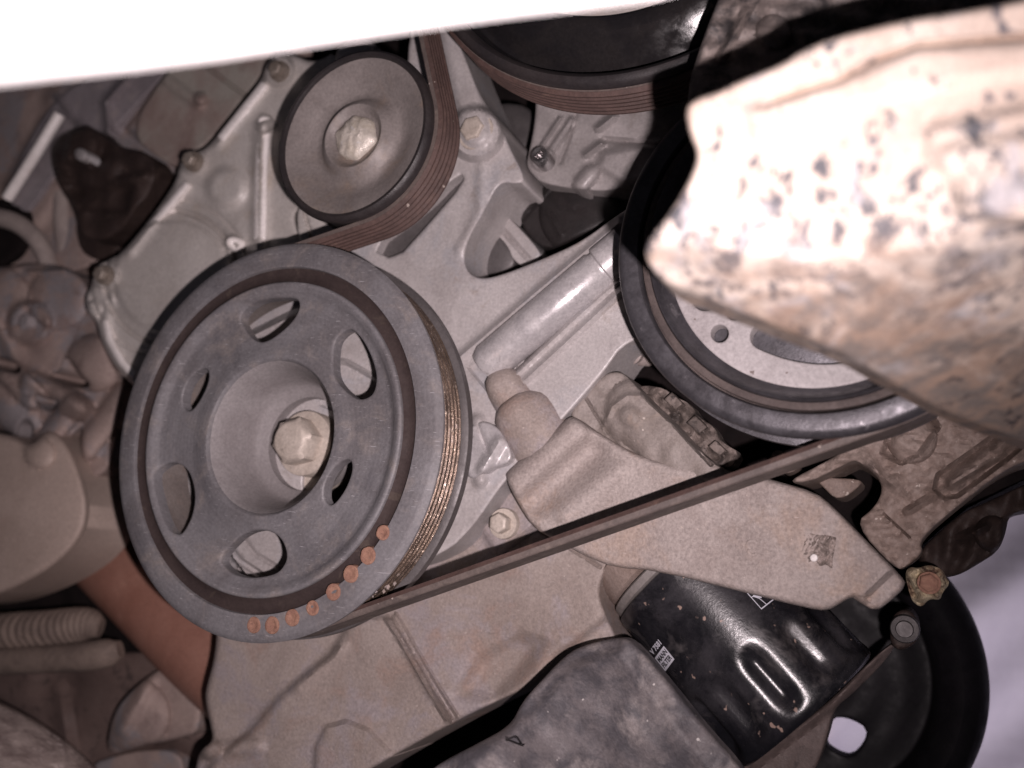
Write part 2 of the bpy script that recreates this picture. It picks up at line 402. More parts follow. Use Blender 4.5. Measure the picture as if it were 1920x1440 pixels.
def sheet(outline, holes=(), res=6., hfun=None, edge=0., edge_h=0., mapf=None, depth=.02, hole_depth=None, extra=()):
    """a plate: triangulated front with relief, rounded rim, side walls (and walls in its holes)"""
    loops = [resample(outline, res)] + [resample(h, res * .7) for h in holes]
    allp = np.vstack(loops)
    lo, hi = loops[0].min(0), loops[0].max(0)
    gx, gy = np.meshgrid(np.arange(lo[0], hi[0], res), np.arange(lo[1], hi[1], res * .87))
    gx = gx + (np.arange(gx.shape[0]) % 2)[:, None] * res * .5
    g = np.c_[gx.ravel(), gy.ravel()]
    def ok(p, gap):
        k = inside(p, loops[0])
        for h in loops[1:]: k &= ~inside(p, h)
        p2 = p[k]
        d = np.full(len(p2), 1e9)
        for l in loops: d = np.minimum(d, dist_line(p2, l, True))
        return p2[d > gap]
    g = ok(g, max(res * .5, edge * 1.08))
    ins = []
    if edge:
        for l in loops:
            t = np.roll(l, -1, 0) - np.roll(l, 1, 0)
            t /= np.hypot(*t.T)[:, None] + 1e-12
            nrm = np.c_[-t[:, 1], t[:, 0]]
            for sgn in (1, -1):
                for fr in (.1, .3, .6, 1.0):
                    q = ok(l + sgn * nrm * edge * fr, edge * fr * .93)
                    if len(q): ins.append(q)
    if len(extra):
        ex = ok(np.vstack(extra), max(res * .3, edge * 1.03))
        if len(ex):                                          # thin out crowded points, then clear the grid round them
            key = np.unique(np.round(ex / (res * .42)).astype(int), axis=0, return_index=True)[1]
            ex = ex[np.sort(key)]
            cell = {}
            for i, q in enumerate(ex): cell.setdefault((int(q[0] // res), int(q[1] // res)), []).append(q)
            keep = []
            for q in g:
                cx, cy = int(q[0] // res), int(q[1] // res); good = True
                for a in (-1, 0, 1):
                    for b in (-1, 0, 1):
                        for e in cell.get((cx + a, cy + b), ()):
                            if abs(e[0] - q[0]) + abs(e[1] - q[1]) < res * .7: good = False
                keep.append(good)
            g = np.vstack([g[np.array(keep, bool)], ex])
    pts = np.vstack([allp] + ins + [g])
    cons = []; n = 0; lid = []
    for l in loops:
        k = len(l); cons += [(n + i, n + (i + 1) % k) for i in range(k)]
        lid.append((n, k)); n += k
    sc = res
    vo, eo, fo, ov, oe, of = delaunay_2d_cdt([Vector((float(x / sc), float(y / sc))) for x, y in pts], cons, [], 0, 1e-4)
    V2 = np.array([(q.x * sc, q.y * sc) for q in vo])
    tri = np.array([t for t in fo if len(t) == 3])
    cen = V2[tri].mean(1)
    k = inside(cen, loops[0])
    for h in loops[1:]: k &= ~inside(cen, h)
    tri = tri[k]
    h = hfun(V2) if hfun else np.zeros(len(V2))
    if edge:
        d = np.full(len(V2), 1e9)
        for l in loops: d = np.minimum(d, dist_line(V2, l, True))
        u = np.clip(1 - d / edge, 0, 1)
        h = h - edge_h * (1 - np.sqrt(np.clip(1 - u * u, 0, 1)))
    V3 = mapf(V2, h)
    back_of = {}
    for i, o in enumerate(ov):
        for j in o: back_of[j] = i
    F = [tuple(t) for t in tri]
    V = [V3]; n = len(V3)
    for q, (s, k) in enumerate(lid):
        idx = np.array([back_of.get(s + i, s + i) for i in range(k)])
        a = V3[idx]
        b = a.copy(); dd = depth if q == 0 or hole_depth is None else hole_depth
        b[:, 1] = a[:, 1] + dd
        V += [b]
        for i in range(k):
            j = (i + 1) % k
            if idx[i] != idx[j]:
                F.append((idx[i], idx[j], n + j, n + i))
        n += k
    return np.vstack(V), F

def casting(name, outline, y, mat, parent=None, feats=(), holes=(), res=7., edge=7., eh=None, depth=.02, sm=2, hsm=2, hd=None, label=None):
    outline = chaikin(outline, sm) if sm else np.asarray(outline, float)
    holes = [chaikin(h, hsm) for h in holes]
    eh = edge * .00021 if eh is None else eh
    vf = sheet(outline, holes, res, lambda p: fheight(p, feats), edge, eh, lambda p, h: P(p[:, 0], p[:, 1], y - h), depth, hd, feature_points(feats, res))
    return obj(name, vf, mat, parent, label=label)

def circ_px(c, r, n=28):
    a = np.linspace(0, 2 * np.pi, n, endpoint=False)
    return np.c_[c[0] + r * np.cos(a), c[1] + r * np.sin(a)]

# ---- solids
def lathe(prof, org, axis=(0, 1, 0), n=96, ref=None, rfun=None, close=False):
    """turn (radius, along-axis) pairs about the axis through org"""
    org = np.asarray(org, float); ax = np.asarray(axis, float); ax /= np.linalg.norm(ax)
    u = np.cross(ax, (0, 0, 1) if abs(ax[2]) < .9 else (1, 0, 0)) if ref is None else np.asarray(ref, float)
    u = u - ax * (u @ ax); u /= np.linalg.norm(u); w = np.cross(ax, u)
    prof = list(prof)
    V, F = [], []
    a = np.linspace(0, 2 * np.pi, n, endpoint=False)
    for i, (r, t) in enumerate(prof):
        rr = np.full(n, r) if rfun is None else rfun(a, r, t)
        V.append(org + ax * t + (rr * np.cos(a))[:, None] * u + (rr * np.sin(a))[:, None] * w)
    m = len(prof)
    for i in range(m if close else m - 1):
        k = (i + 1) % m
        for j in range(n):
            l = (j + 1) % n
            F.append((i * n + j, i * n + l, k * n + l, k * n + j))
    V = np.vstack(V)
    if not close:
        for i in (0, m - 1):
            if prof[i][0] > 1e-9 and prof[i][0] < 1e9 and getattr(lathe, 'cap', True):
                F.append(tuple(range(i * n, i * n + n)))
    return V, F

def catmull(pts, k=8):
    p = np.asarray(pts, float); p = np.vstack([2 * p[0] - p[1], p, 2 * p[-1] - p[-2]])
    out = []
    for i in range(1, len(p) - 2):
        for t in np.linspace(0, 1, k, endpoint=False):
            out.append(.5 * (2 * p[i] + (p[i + 1] - p[i - 1]) * t + (2 * p[i - 1] - 5 * p[i] + 4 * p[i + 1] - p[i + 2]) * t * t + (3 * p[i] - p[i - 1] - 3 * p[i + 1] + p[i + 2]) * t ** 3))
    return np.array(out + [p[-2]])

def tube(path, rad, n=24, smooth=8, wob=None):
    """pipe along a 3-D path; rad is a number or one radius per path point"""
    path = np.asarray(path, float)
    rad = np.broadcast_to(np.asarray(rad, float), (len(path),)).copy()
    if smooth:
        q = catmull(np.c_[path, rad], smooth); path, rad = q[:, :3], q[:, 3]
    T = np.gradient(path, axis=0); T /= np.linalg.norm(T, axis=1)[:, None]
    u = np.cross(T[0], (0, 1, 0)); u /= np.linalg.norm(u)
    V, F = [], []
    a = np.linspace(0, 2 * np.pi, n, endpoint=False)
    for i in range(len(path)):
        u = u - T[i] * (u @ T[i]); u /= np.linalg.norm(u); w = np.cross(T[i], u)
        r = rad[i] if wob is None else rad[i] * wob(a, i / (len(path) - 1))
        V.append(path[i] + (r * np.cos(a))[:, None] * u + (r * np.sin(a))[:, None] * w)
    for i in range(len(path) - 1):
        for j in range(n):
            l = (j + 1) % n
            F.append((i * n + j, i * n + l, (i + 1) * n + l, (i + 1) * n + j))
    F += [tuple(range(n)), tuple(range((len(path) - 1) * n, len(path) * n))]
    return np.vstack(V), F

def arc(c0, c1, r, a0, a1, n=6):
    return [(c0 + r * math.cos(a), c1 + r * math.sin(a)) for a in np.linspace(a0, a1, n)]

def hexbolt(name, px, y, r, parent, mat, h=.006, washer=1.5, rot=.3, dome=0, axis=(0, 1, 0)):
    """hexagon head on a round washer flange, head towards -Y"""
    c = P(px[0], px[1], y)
    def hexr(a, rr, t):
        q = np.mod(a + rot, np.pi / 3) - np.pi / 6
        k = np.cos(np.pi / 6) / np.cos(q)
        return rr * (k if t < -.0012 else 1.0)
    prof = [(r * .02, -h - dome), (r * .55, -h - dome * .7), (r * .82, -h), (r * .97, -h * .93), (r, -h * .86), (r, -.00125), (r, .001)]
    o = obj(name, lathe(prof, c, axis, 48, rfun=hexr), mat, parent)
    obj('washer', lathe([(r * .5, -.0012), (r * washer * .97, -.0011), (r * washer, -.0005), (r * washer, .002)], c, axis, 40), mat, o)
    return o

# ================================================================== pulleys
def centre(pts, y):
    w = P(np.array(pts)[:, 0], np.array(pts)[:, 1], y)[:, [0, 2]]
    A = np.c_[2 * w, np.ones(len(w))]
    s = np.linalg.lstsq(A, (w ** 2).sum(1), rcond=None)[0]
    return s[:2], math.sqrt(s[2] + s[:2] @ s[:2])

C1, R1 = np.array([-0.22617, 0.031156 + Z0]), .075
C2, R2 = np.array([-0.20261, 0.148027 + Z0]), .035
C3, R3 = np.array([-0.03228, 0.095241 + Z0]), .0605
C4, R4 = np.array([-0.09501, 0.240346 + Z0]), .0876
def at(c, y=0.): return np.array([c[0], y, c[1]])

def groove_profile(r, y0, y1, n, dep):
    out = []
    for i in range(n):
        a = y0 + (y1 - y0) * i / n; b = y0 + (y1 - y0) * (i + 1) / n
        w = b - a
        out += [(r, a + w * .08), (r, a + w * .22), (r - dep, a + w * .46), (r - dep, a + w * .54), (r, a + w * .78), (r, a + w * .92)]
    return out

# ---------------- large pulley in front
t1 = thing('grooved_pulley', 'large dark grey six-hole pulley with a row of rusty dots on its rim', 'pulley', at(C1, .012))
lathe.cap = False
rim = [(.866 * R1, .012), (.866 * R1, .0006), (.869 * R1, .0001), (.885 * R1, -.0001), (.96 * R1, .0003), (.985 * R1, .0008), (R1, .0020), (R1, .0030), (.955 * R1, .0034)]
obj('rim', lathe(rim, at(C1), n=200), M['pulley'], t1)
gp = [(.955 * R1, .0034)] + groove_profile(.968 * R1, .0037, .0197, 6, .0019) + [(.955 * R1, .0199)]
obj('belt_groove', lathe(gp, at(C1), n=200), M['copper'], t1, label='coppery worn belt grooves between the rim and the back flange')
fp = [(.955 * R1, .0199), (.992 * R1, .0201), (1.0 * R1, .0206), (1.0 * R1, .0240), (.985 * R1, .0248), (.86 * R1, .0245), (.86 * R1, .012)]
obj('back_flange', lathe(fp, at(C1), n=200), M['flange'], t1)
rb = [(.868 * R1, .010), (.868 * R1, .0016), (.85 * R1, .0022), (.83 * R1, .0026), (.81 * R1, .0022), (.789 * R1, .0014), (.789 * R1, .006)]
obj('rubber_ring', lathe(rb, at(C1), n=160), M['rubber'], t1)
obj('rim_inside', lathe([(.79 * R1, .0055), (.80 * R1, .0066), (.803 * R1, .0240), (.81 * R1, .0247), (.86 * R1, .0246)], at(C1), n=160), M['rim_in'], t1)

HOLES = [
 [(444, 596), (462, 574), (492, 559), (537, 555), (560, 557), (567, 566), (564, 581), (549, 604), (526, 626), (504, 641), (485, 646), (468, 637), (455, 619)],
 [(624, 637), (635, 622), (654, 611), (665, 615), (684, 637), (699, 667), (708, 697), (709, 720), (702, 742), (687, 752), (672, 754), (654, 744), (631, 720), (622, 697), (621, 664)],
 [(662, 866), (656, 857), (642, 861), (620, 885), (609, 911), (606, 934), (609, 945), (618, 952), (631, 943), (650, 915), (661, 885)],
 [(408, 1054), (412, 1039), (429, 1020), (455, 997), (489, 989), (515, 994), (534, 1012), (542, 1039), (539, 1057), (526, 1076), (500, 1084), (470, 1087), (440, 1082), (421, 1069)],
 [(293, 881), (309, 864), (331, 862), (354, 877), (365, 907), (368, 937), (361, 971), (348, 1001), (339, 1009), (324, 1001), (309, 967), (298, 926), (293, 900)],
 [(339, 754), (344, 727), (357, 705), (376, 688), (389, 687), (394, 701), (389, 724), (376, 750), (361, 771), (350, 774), (342, 769)]]
def web_y(p):                                            # height towards the viewer over the web, by radius
    r = np.hypot(p[:, 0], p[:, 1]) / R1
    return np.interp(r, [.38, .40, .43, .50, .62, .72, .755, .775, .797], [-.0035, -.0022, -.0022, -.0032, -.0034, -.0026, -.0006, .0000, -.0001])
wh = []
for h in HOLES:
    w = P(np.array(h)[:, 0], np.array(h)[:, 1], .0034)[:, [0, 2]] - C1
    w = (w - w.mean(0)) * .93 + w.mean(0)
    wh.append(chaikin(w, 2))
a = np.linspace(0, 2 * np.pi, 180, endpoint=False)
ring = lambda r: np.c_[r * np.cos(a), r * np.sin(a)]
vf = sheet(ring(.792 * R1), [ring(.385 * R1)] + wh, .0013, web_y, .0011, .0008,
           lambda p, h: np.c_[C1[0] + p[:, 0], -h, C1[1] + p[:, 1]], .006, .0042)
obj('web', vf, M['pulley'], t1)
cup = [(.386 * R1, .0034), (.375 * R1, .0046), (.355 * R1, .009), (.325 * R1, .018), (.315 * R1, .0215), (.295 * R1, .0240), (.262 * R1, .0248), (.250 * R1, .0256), (.248 * R1, .034)]
obj('hub_cup', lathe(cup, at(C1), n=120), M['hub'], t1)
lathe.cap = True
obj('bolt_flange', lathe([(.0002, .0315), (.0175, .0315), (.0185, .032), (.0185, .036)], at(C1), n=72), M['bolt_brass'], t1)
hx = [(.0001, .0140), (.0060, .0141), (.0068, .0143), (.0072, .0147), (.0095, .0164), (.0095, .0236), (.0128, .0240), (.0130, .0244), (.0130, .0322)]
def hexg(a, rr, t):
    q = np.mod(a + .25, np.pi / 3) - np.pi / 6
    return rr * (np.cos(np.pi / 6) / np.cos(q) if .0150 < t < .0238 else 1.0)
obj('centre_bolt', lathe(hx, at(C1), n=96, rfun=hexg), M['bolt_brass'], t1)
for px in [(477, 1172), (511, 1172), (549, 1158), (587, 1140), (626, 1110), (659, 1076), (691, 1042), (719, 999)]:
    c = P(*px, .0002); q = rng.uniform(.9, 1.08)
    obj('rust_plug', roughen(lathe([(.0001, -.0002), (.0008 * q, -.00025), (.0016 * q, -.0005), (.0023 * q, -.0007), (.0028 * q, -.0005), (.0030 * q, .0004), (.0030 * q, .002)], c, n=32), .00008, .0022), M['rust_dot'], t1)
cr = []
for i in range(26):
    th = math.radians(rng.uniform(-58, -40)); yy = rng.uniform(.006, .018); rr = .968 * R1 + rng.uniform(-.0006, .0004)
    c = np.array([C1[0] + rr * math.cos(th), yy, C1[1] + rr * math.sin(th)]); q = rng.uniform(.0004, .0013)
    v = np.array([(1, 0, 0), (-1, 0, 0), (0, 1, 0), (0, -1, 0), (0, 0, 1), (0, 0, -1)]) * q * rng.uniform(.6, 1.2, (6, 1)) + c
    cr.append((v, [(0, 2, 4), (2, 1, 4), (1, 3, 4), (3, 0, 4), (2, 0, 5), (1, 2, 5), (3, 1, 5), (0, 3, 5)]))
o = obj('dirt_crumbs', join(*cr), M['alu_dust'], t1); o['kind'] = 'stuff'

# ---------------- idler pulley upper left
t2 = thing('idler_pulley', 'grey dished idler pulley with a black rim and bright round centre cap', 'pulley', at(C2, .012))
lathe.cap = False
obj('rim', lathe([(.908 * R2, .004), (.910 * R2, .0008), (.925 * R2, -.0003), (.955 * R2, -.0006), (.985 * R2, .0002), (R2, .0016), (R2, .0032), (.965 * R2, .0038), (.965 * R2, .0215), (.5 * R2, .0215)], at(C2), n=140), M['black_ring'], t2)
obj('disc', lathe([(.912 * R2, .0012), (.80 * R2, .0022), (.68 * R2, .0044), (.58 * R2, .0060), (.52 * R2, .0062), (.46 * R2, .0046), (.41 * R2, .0022), (.37 * R2, .0014), (.34 * R2, .0020), (.315 * R2, .0034), (.28 * R2, .0042), (.1 * R2, .0036)], at(C2), n=120), M['disc'], t2)
lathe.cap = True
obj('centre_cap', roughen(lathe([(.0001, .0004), (.05 * R2, .0004), (.10 * R2, .0005), (.14 * R2, .0008), (.19 * R2, .0014), (.23 * R2, .0022), (.252 * R2, .0036), (.252 * R2, .006)], at(C2), n=64), .0004, .005), M['cap'], t2)

# ---------------- crank pulley right
t3 = thing('crank_pulley', 'crankshaft pulley with a pale slotted plate half hidden by the rusty rail', 'pulley', at(C3, .012))
lathe.cap = False
obj('rim', lathe([(.874 * R3, .010), (.874 * R3, .0014), (.885 * R3, .0004), (.955 * R3, .0002), (.985 * R3, .0010), (.996 * R3, .0022), (.996 * R3, .0038), (.965 * R3, .0042)] +
    groove_profile(.966 * R3, .0045, .018, 6, .002) + [(.965 * R3, .0183), (R3, .0187), (R3, .0225), (.8 * R3, .0225)], at(C3), n=200), M['p3_rim'], t3)
obj('rubber_ring', lathe([(.873 * R3, .008), (.873 * R3, .0042), (.864 * R3, .0040), (.862 * R3, .0016), (.85 * R3, .0013), (.826 * R3, .0016), (.822 * R3, .008)], at(C3), n=160), M['p3_ring'], t3)
obj('inner_lip', lathe([(.823 * R3, .006), (.821 * R3, .0002), (.815 * R3, -.0003), (.806 * R3, .0002), (.785 * R3, .0034), (.752 * R3, .0064), (.74 * R3, .0070), (.74 * R3, .009)], at(C3), n=160), M['p3_rim'], t3)
lathe.cap = True
yp = .0068
def on3(pts):
    q = P(np.array(pts, float)[:, 0], np.array(pts, float)[:, 1], yp)[:, [0, 2]] - C3
    return q
holes3 = [chaikin(on3(circ_px((1349, 625), 17)), 1), chaikin(on3(circ_px((1377, 583), 18)), 1), chaikin(on3(circ_px((1322, 556), 27)), 1)]
cc = on3([(1523, 440)])[0]
mid = on3([(1432, 630), (1480, 649), (1540, 658), (1600, 652), (1650, 632)])
mid = chaikin(mid, 2, False)
tt = np.gradient(mid, axis=0); tt /= np.hypot(*tt.T)[:, None]; nn = np.c_[-tt[:, 1], tt[:, 0]]
hw = .0042
end0 = [mid[0] + hw * (math.cos(q) * nn[0] - math.sin(q) * tt[0]) for q in np.linspace(0, np.pi, 9)]
end1 = [mid[-1] + hw * (-math.cos(q) * nn[-1] + math.sin(q) * tt[-1]) for q in np.linspace(0, np.pi, 9)]
slot = np.vstack([end0, mid - nn * hw, end1, (mid + nn * hw)[::-1]])
holes3.append(slot)
holes3.append(on3([(1626, 690), (1640, 719), (1690, 700), (1680, 670)]))
vf = sheet(ring(.741 * R3), holes3, .0016, None, .0007, .0005, lambda p, h: np.c_[C3[0] + p[:, 0], yp - h, C3[1] + p[:, 1]], .003, .005)
obj('plate', vf, M['p3_plate'], t3)
lathe.cap = False
obj('back_plate', lathe([(.0005, .0125), (.74 * R3, .0125), (.8 * R3, .014)], at(C3), n=64), M['p3_rim'], t3)
lathe.cap = True

# ---------------- glossy black pulley top
t4 = thing('dished_pulley', 'glossy black dished pulley behind the ribbed belt at the top edge', 'pulley', at(C4, .012))
lathe.cap = False
obj('rim', lathe([(.93 * R4, .006), (.945 * R4, .0006), (.965 * R4, -.0006), (.985 * R4, -.0002), (R4, .0014), (R4, .003), (.975 * R4, .0042), (.975 * R4, .021), (.5 * R4, .021)], at(C4), n=160), M['black_ring'], t4)
obj('dish', lathe([(.945 * R4, .0012), (.925 * R4, .0070), (.91 * R4, .0090), (.89 * R4, .0092), (.86 * R4, .0072), (.82 * R4, .0042), (.77 * R4, .0012), (.735 * R4, .0000), (.71 * R4, .0004), (.695 * R4, .0030), (.69 * R4, .0090)], at(C4), n=160), M['gloss_black'], t4)
obj('inner_plate', lathe([(.70 * R4, .0088), (.3 * R4, .0080), (.0005, .0080)], at(C4), n=80), M['cover'], t4, label='grey plate inside the pulley opening')
lathe.cap = True

# ================================================================== the ribbed belt
def tangent_path(circles, step=.0016):
    """closed loop round circles (centre, radius, turn) with turn +1 counter-clockwise, -1 clockwise"""
    n = len(circles); seg = []
    for i in range(n):
        c1, r1, s1 = circles[i]; c2, r2, s2 = circles[(i + 1) % n]
        d = c2 - c1; L = np.hypot(*d)
        th = math.atan2(d[1], d[0]); k = s2 * r2 - s1 * r1
        ph = th + math.acos(max(-1, min(1, k / L)))
        nv = np.array([math.cos(ph), math.sin(ph)])
        seg.append((c1 - s1 * r1 * nv, c2 - s2 * r2 * nv))
    out = []
    for i in range(n):
        p, q = seg[i]
        m = max(2, int(np.hypot(*(q - p)) / (step * 3)))
        for t in np.linspace(0, 1, m, endpoint=False): out.append(p + (q - p) * t)
        c, r, s = circles[(i + 1) % n]
        a0 = math.atan2(*(q - c)[::-1]); b = seg[(i + 1) % n][0] - c; a1 = math.atan2(b[1], b[0])
        da = (a1 - a0) * s % (2 * math.pi)
        m = max(2, int(da * r / step))
        for t in np.linspace(0, 1, m, endpoint=False):
            an = a0 + s * da * t; out.append(c + r * np.array([math.cos(an), math.sin(an)]))
    return np.array(out)

def pz(px, py): return P(px, py, .011)[[0, 2]]
loop = [(C3, .0590, -1), (C1, .0728, -1), (C2, R2 * .965 + .0019, 1), (pz(850, -330), .030, -1), (C4, .975 * R4 + .0019, 1), (pz(1560, -60), .012, -1)]
bp = tangent_path(loop)
T = np.roll(bp, -1, 0) - np.roll(bp, 1, 0); T /= np.hypot(*T.T)[:, None]
Nn = np.c_[-T[:, 1], T[:, 0]]                            # left of travel: the smooth back
y0, y1, nr = .0040, .0195, 6
cs = [(.0016, y0 + .0004), (.0012, y0), (-.0004, y0)]
w = (y1 - y0) / nr
for i in range(nr):
    cs += [(-.0004, y0 + w * (i + .06)), (-.0019, y0 + w * (i + .34)), (-.0019, y0 + w * (i + .66)), (-.0004, y0 + w * (i + .94))]
cs += [(-.0004, y1), (.0012, y1), (.0016, y1 - .0004)]
k = len(cs); nb = len(bp)
V = np.zeros((nb, k, 3))
for j, (o, yy) in enumerate(cs):
    q = bp + Nn * o
    V[:, j, 0] = q[:, 0]; V[:, j, 1] = yy; V[:, j, 2] = q[:, 1]
F = [(i * k + j, i * k + (j + 1) % k, ((i + 1) % nb) * k + (j + 1) % k, ((i + 1) % nb) * k + j) for i in range(nb) for j in range(k)]
belt = obj('ribbed_belt', (V.reshape(-1, 3), F), M['belt'])
belt.data.materials.append(M['belt_back'])
for i, q in enumerate(belt.data.polygons):
    if i % k in (0, 1, k - 1, k - 2, k - 3): q.material_index = 1
tag(belt, 'brown ribbed rubber drive belt running round all the pulleys', 'belt')


# ================================================================== setting behind
def backdrop():
    nx, ny = 160, 120
    gx, gy = np.meshgrid(np.linspace(-900, 3000, nx), np.linspace(-900, 2600, ny))
    u = gx * .45 + gy * .9                                  # long soft folds falling to the lower left
    yy = .50 + .010 * np.sin(u / 62) + .006 * np.sin(u / 27 + gx / 160) + .004 * np.sin(gx / 90 - gy / 130)
    V = P(gx.ravel(), gy.ravel(), .50); V[:, 1] = yy.ravel()
    return V, [(j * nx + i, j * nx + i + 1, (j + 1) * nx + i + 1, (j + 1) * nx + i) for j in range(ny - 1) for i in range(nx - 1)]
wl = obj('backdrop_wall', backdrop(), M['lilac'])
wl['kind'] = 'structure'
aim = P(1880, 1250, .50)
dayo.location = Vector(P(2050, 1750, .34))
dayo.rotation_euler = (Vector(aim) - dayo.location).to_track_quat('-Z', 'Y').to_euler()

blk = casting('engine_block', [(-700, -500), (2500, -500), (2500, 880), (1960, 880), (1800, 960), (1690, 1060), (1560, 1060), (1500, 1290), (1480, 1800), (-700, 1800)], .125, M['void'], res=60, edge=0, sm=0, depth=.05)  # black plate, its colour giving the dark of the gaps
tag(blk, 'engine block plate coloured black for the shade behind the pulleys and castings', 'engine block')

# ================================================================== timing cover upper left
cv = thing('timing_cover', 'stained silver timing cover with bolted flange left of the idler pulley', 'engine cover', P(380, 400, .06))
casting('cover_plate', [(640, 90), (590, 120), (548, 100), (520, 98), (498, 122), (492, 148), (410, 252), (380, 284), (352, 286), (336, 308), (330, 345), (232, 474), (205, 486), (178, 500), (172, 535), (158, 560), (164, 588), (182, 604), (188, 636), (212, 684), (246, 720), (330, 790), (420, 860), (560, 900), (600, 700), (600, 470), (562, 448), (548, 385), (640, 420), (720, 300)], .048, M['cover'], cv,
  [('line', [(494, 158), (410, 268)], 15, .0022, 15), ('line', [(334, 356), (243, 474)], 14, .0022, 14), ('line', [(205, 560), (196, 620), (222, 676), (262, 720)], 16, .0022, 16),
   ('disc', (522, 132), 34, .004, 10), ('disc', (362, 302), 28, .0035, 9), ('disc', (196, 515), 30, .0035, 9), ('disc', (176, 578), 18, .003, 9),
   ('disc', (322, 520), 112, .0022, 10), ('ring', (322, 522), 126, 8, -.0026), ('ring', (318, 522), 150, 6, -.0014),
   ('disc', (424, 352), 46, .0034, 22), ('line', [(492, 238), (488, 330), (486, 470)], 22, .0042, 22), ('dome', (496, 232), 20, .0052), ('dome', (437, 456), 17, .0046), ('line', [(437, 456), (420, 520)], 12, .002, 12), ('wave', 160, .0006)],
  res=6, edge=11, eh=.0035, depth=.05)
for i, q in enumerate([(524, 134), (362, 303), (196, 516)]):
    hexbolt('flange_bolt', q, .0425, .0037, cv, M['bolt'], .0045, 1.35, .2 + i)
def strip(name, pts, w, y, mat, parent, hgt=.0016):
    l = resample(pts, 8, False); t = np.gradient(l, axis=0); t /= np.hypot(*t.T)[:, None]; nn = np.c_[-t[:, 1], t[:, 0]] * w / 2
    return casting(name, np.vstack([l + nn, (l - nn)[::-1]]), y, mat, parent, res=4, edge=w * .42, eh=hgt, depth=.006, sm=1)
strip('lit_flange_edge', [(497, 156), (455, 208), (412, 262)], 17, .0452, M['pale_lit'], cv)  # strips carry the bright edge light in their colour
strip('lit_flange_edge', [(352, 342), (300, 404), (242, 472)], 14, .0452, M['pale_lit'], cv)
strip('lit_flange_edge', [(196, 598), (204, 636), (226, 676), (252, 706)], 15, .0455, M['pale_lit'], cv)
for q, r in (((497, 230), 17), ((437, 456), 15)):
    obj('boss', lathe([(.0001, -.0036), (.0011, -.0034), (.0022, -.0024), (.0030, -.0008), (.0034, .0012), (.0036, .004)], P(*q, .0445), n=32), M['pale_lit'], cv)
strip('rib', [(494, 236), (489, 330), (487, 452)], 26, .0440, M['pale_lit'], cv, .003)  # the ridge's bright light is put into the rib colour
casting('edge_clip', [(556, 384), (575, 398), (612, 418), (640, 440), (610, 462), (560, 462)], .040, M['cover'], cv, [('line', [(566, 380), (590, 470)], 4, -.002, 3)], res=5, edge=4, depth=.02)

# small casting peeking out above the idler
nub = casting('bolt_boss', [(628, 112), (632, 92), (655, 76), (688, 74), (712, 88), (730, 130), (690, 180), (640, 160)], .045, M['alu'], feats=[('dome', (668, 100), 40, .006)], res=5, edge=8)
tag(nub, 'rounded grey boss peeking out above the black rim of the idler pulley', 'casting boss')

# ================================================================== main bracket plate in the middle
br = thing('front_bracket', 'large flat cast aluminium bracket between the pulleys with a dark round-ended cavity', 'bracket', P(850, 560, .06))
pocket = [(694, 466), (741, 489), (800, 424), (872, 341), (864, 322), (790, 395)]
casting('bracket_plate', [(770, 20), (845, 40), (872, 108), (905, 190), (938, 226), (952, 270), (988, 338), (970, 346), (936, 340), (908, 400), (882, 440), (869, 486), (879, 514), (905, 524), (946, 514), (1022, 484), (1092, 452), (1156, 404), (1230, 360), (1300, 520), (1300, 600), (1172, 640), (1136, 694), (1062, 780), (1000, 840), (960, 888), (930, 925), (890, 985), (835, 1040), (700, 1080), (560, 1130), (450, 1120), (300, 1060), (252, 900), (262, 780), (420, 640), (560, 520), (620, 440), (700, 360), (760, 200)], .040, M['alu'], br,
  [('poly', [(262, 800), (440, 640), (600, 560), (720, 640), (770, 800), (700, 1000), (520, 1110), (320, 1060), (262, 900)], .010, 12), ('disc', (892, 250), 56, .007, 14), ('line', [(892, 250), (850, 60)], 34, .003, 20), 
   ('line', [(864, 668), (1000, 552), (1160, 418)], 11, .0030, 11), ('poly', [(878, 690), (1148, 442), (1170, 480), (960, 700), (920, 740)], -.0022, 6),
   ('line', [(958, 700), (1060, 600), (1170, 498)], 5, -.004, 4), ('line', [(985, 712), (1100, 606), (1180, 530)], 10, .0028, 10), ('line', [(966, 704), (1090, 588), (1180, 510)], 7, .0015, 7),
   ('line', [(600, 672), (650, 678), (690, 700), (730, 730)], 6, .0016, 6), ('poly', [(600, 678), (650, 684), (690, 706), (740, 740), (700, 800), (600, 760)], -.0014, 4),
   ('line', [(455, 1008), (480, 1040), (540, 1075)], 6, -.0016, 6), ('line', [(425, 1020), (450, 1052), (500, 1085)], 8, -.0022, 5), ('poly', [(400, 1000), (432, 1040), (470, 1090), (400, 1110)], -.01, 4),
   ('line', [(905, 310), (900, 400), (862, 470)], 16, .0016, 16), ('line', [(895, 790), (905, 850), (900, 900)], 20, .004, 18), ('wave', 130, .0005)],
  holes=[circ_px((630, 905), 62), pocket], res=6, edge=6, depth=.03, hsm=1)
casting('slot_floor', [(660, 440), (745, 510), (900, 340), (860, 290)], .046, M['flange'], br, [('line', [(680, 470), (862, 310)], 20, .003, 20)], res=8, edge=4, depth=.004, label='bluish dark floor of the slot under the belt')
hexbolt('bracket_bolt', (893, 248), .0335, .0052, br, M['bolt_brass'], .005, 1.5, .1)
# polished round web lying between the two ridges
p0, p1 = P(905, 690, .040), P(1178, 462, .040)
ax = p1 - p0; L = np.linalg.norm(ax)
obj('polished_rib', lathe([(.0002, 0), (.0062, .0006), (.0078, .004), (.0080, L * .5), (.0080, L * .80), (.0072, L * .815), (.0072, L * .83), (.0084, L * .84), (.0084, L), (.0002, L)], p0, ax, 48), M['alu_shiny'], br)
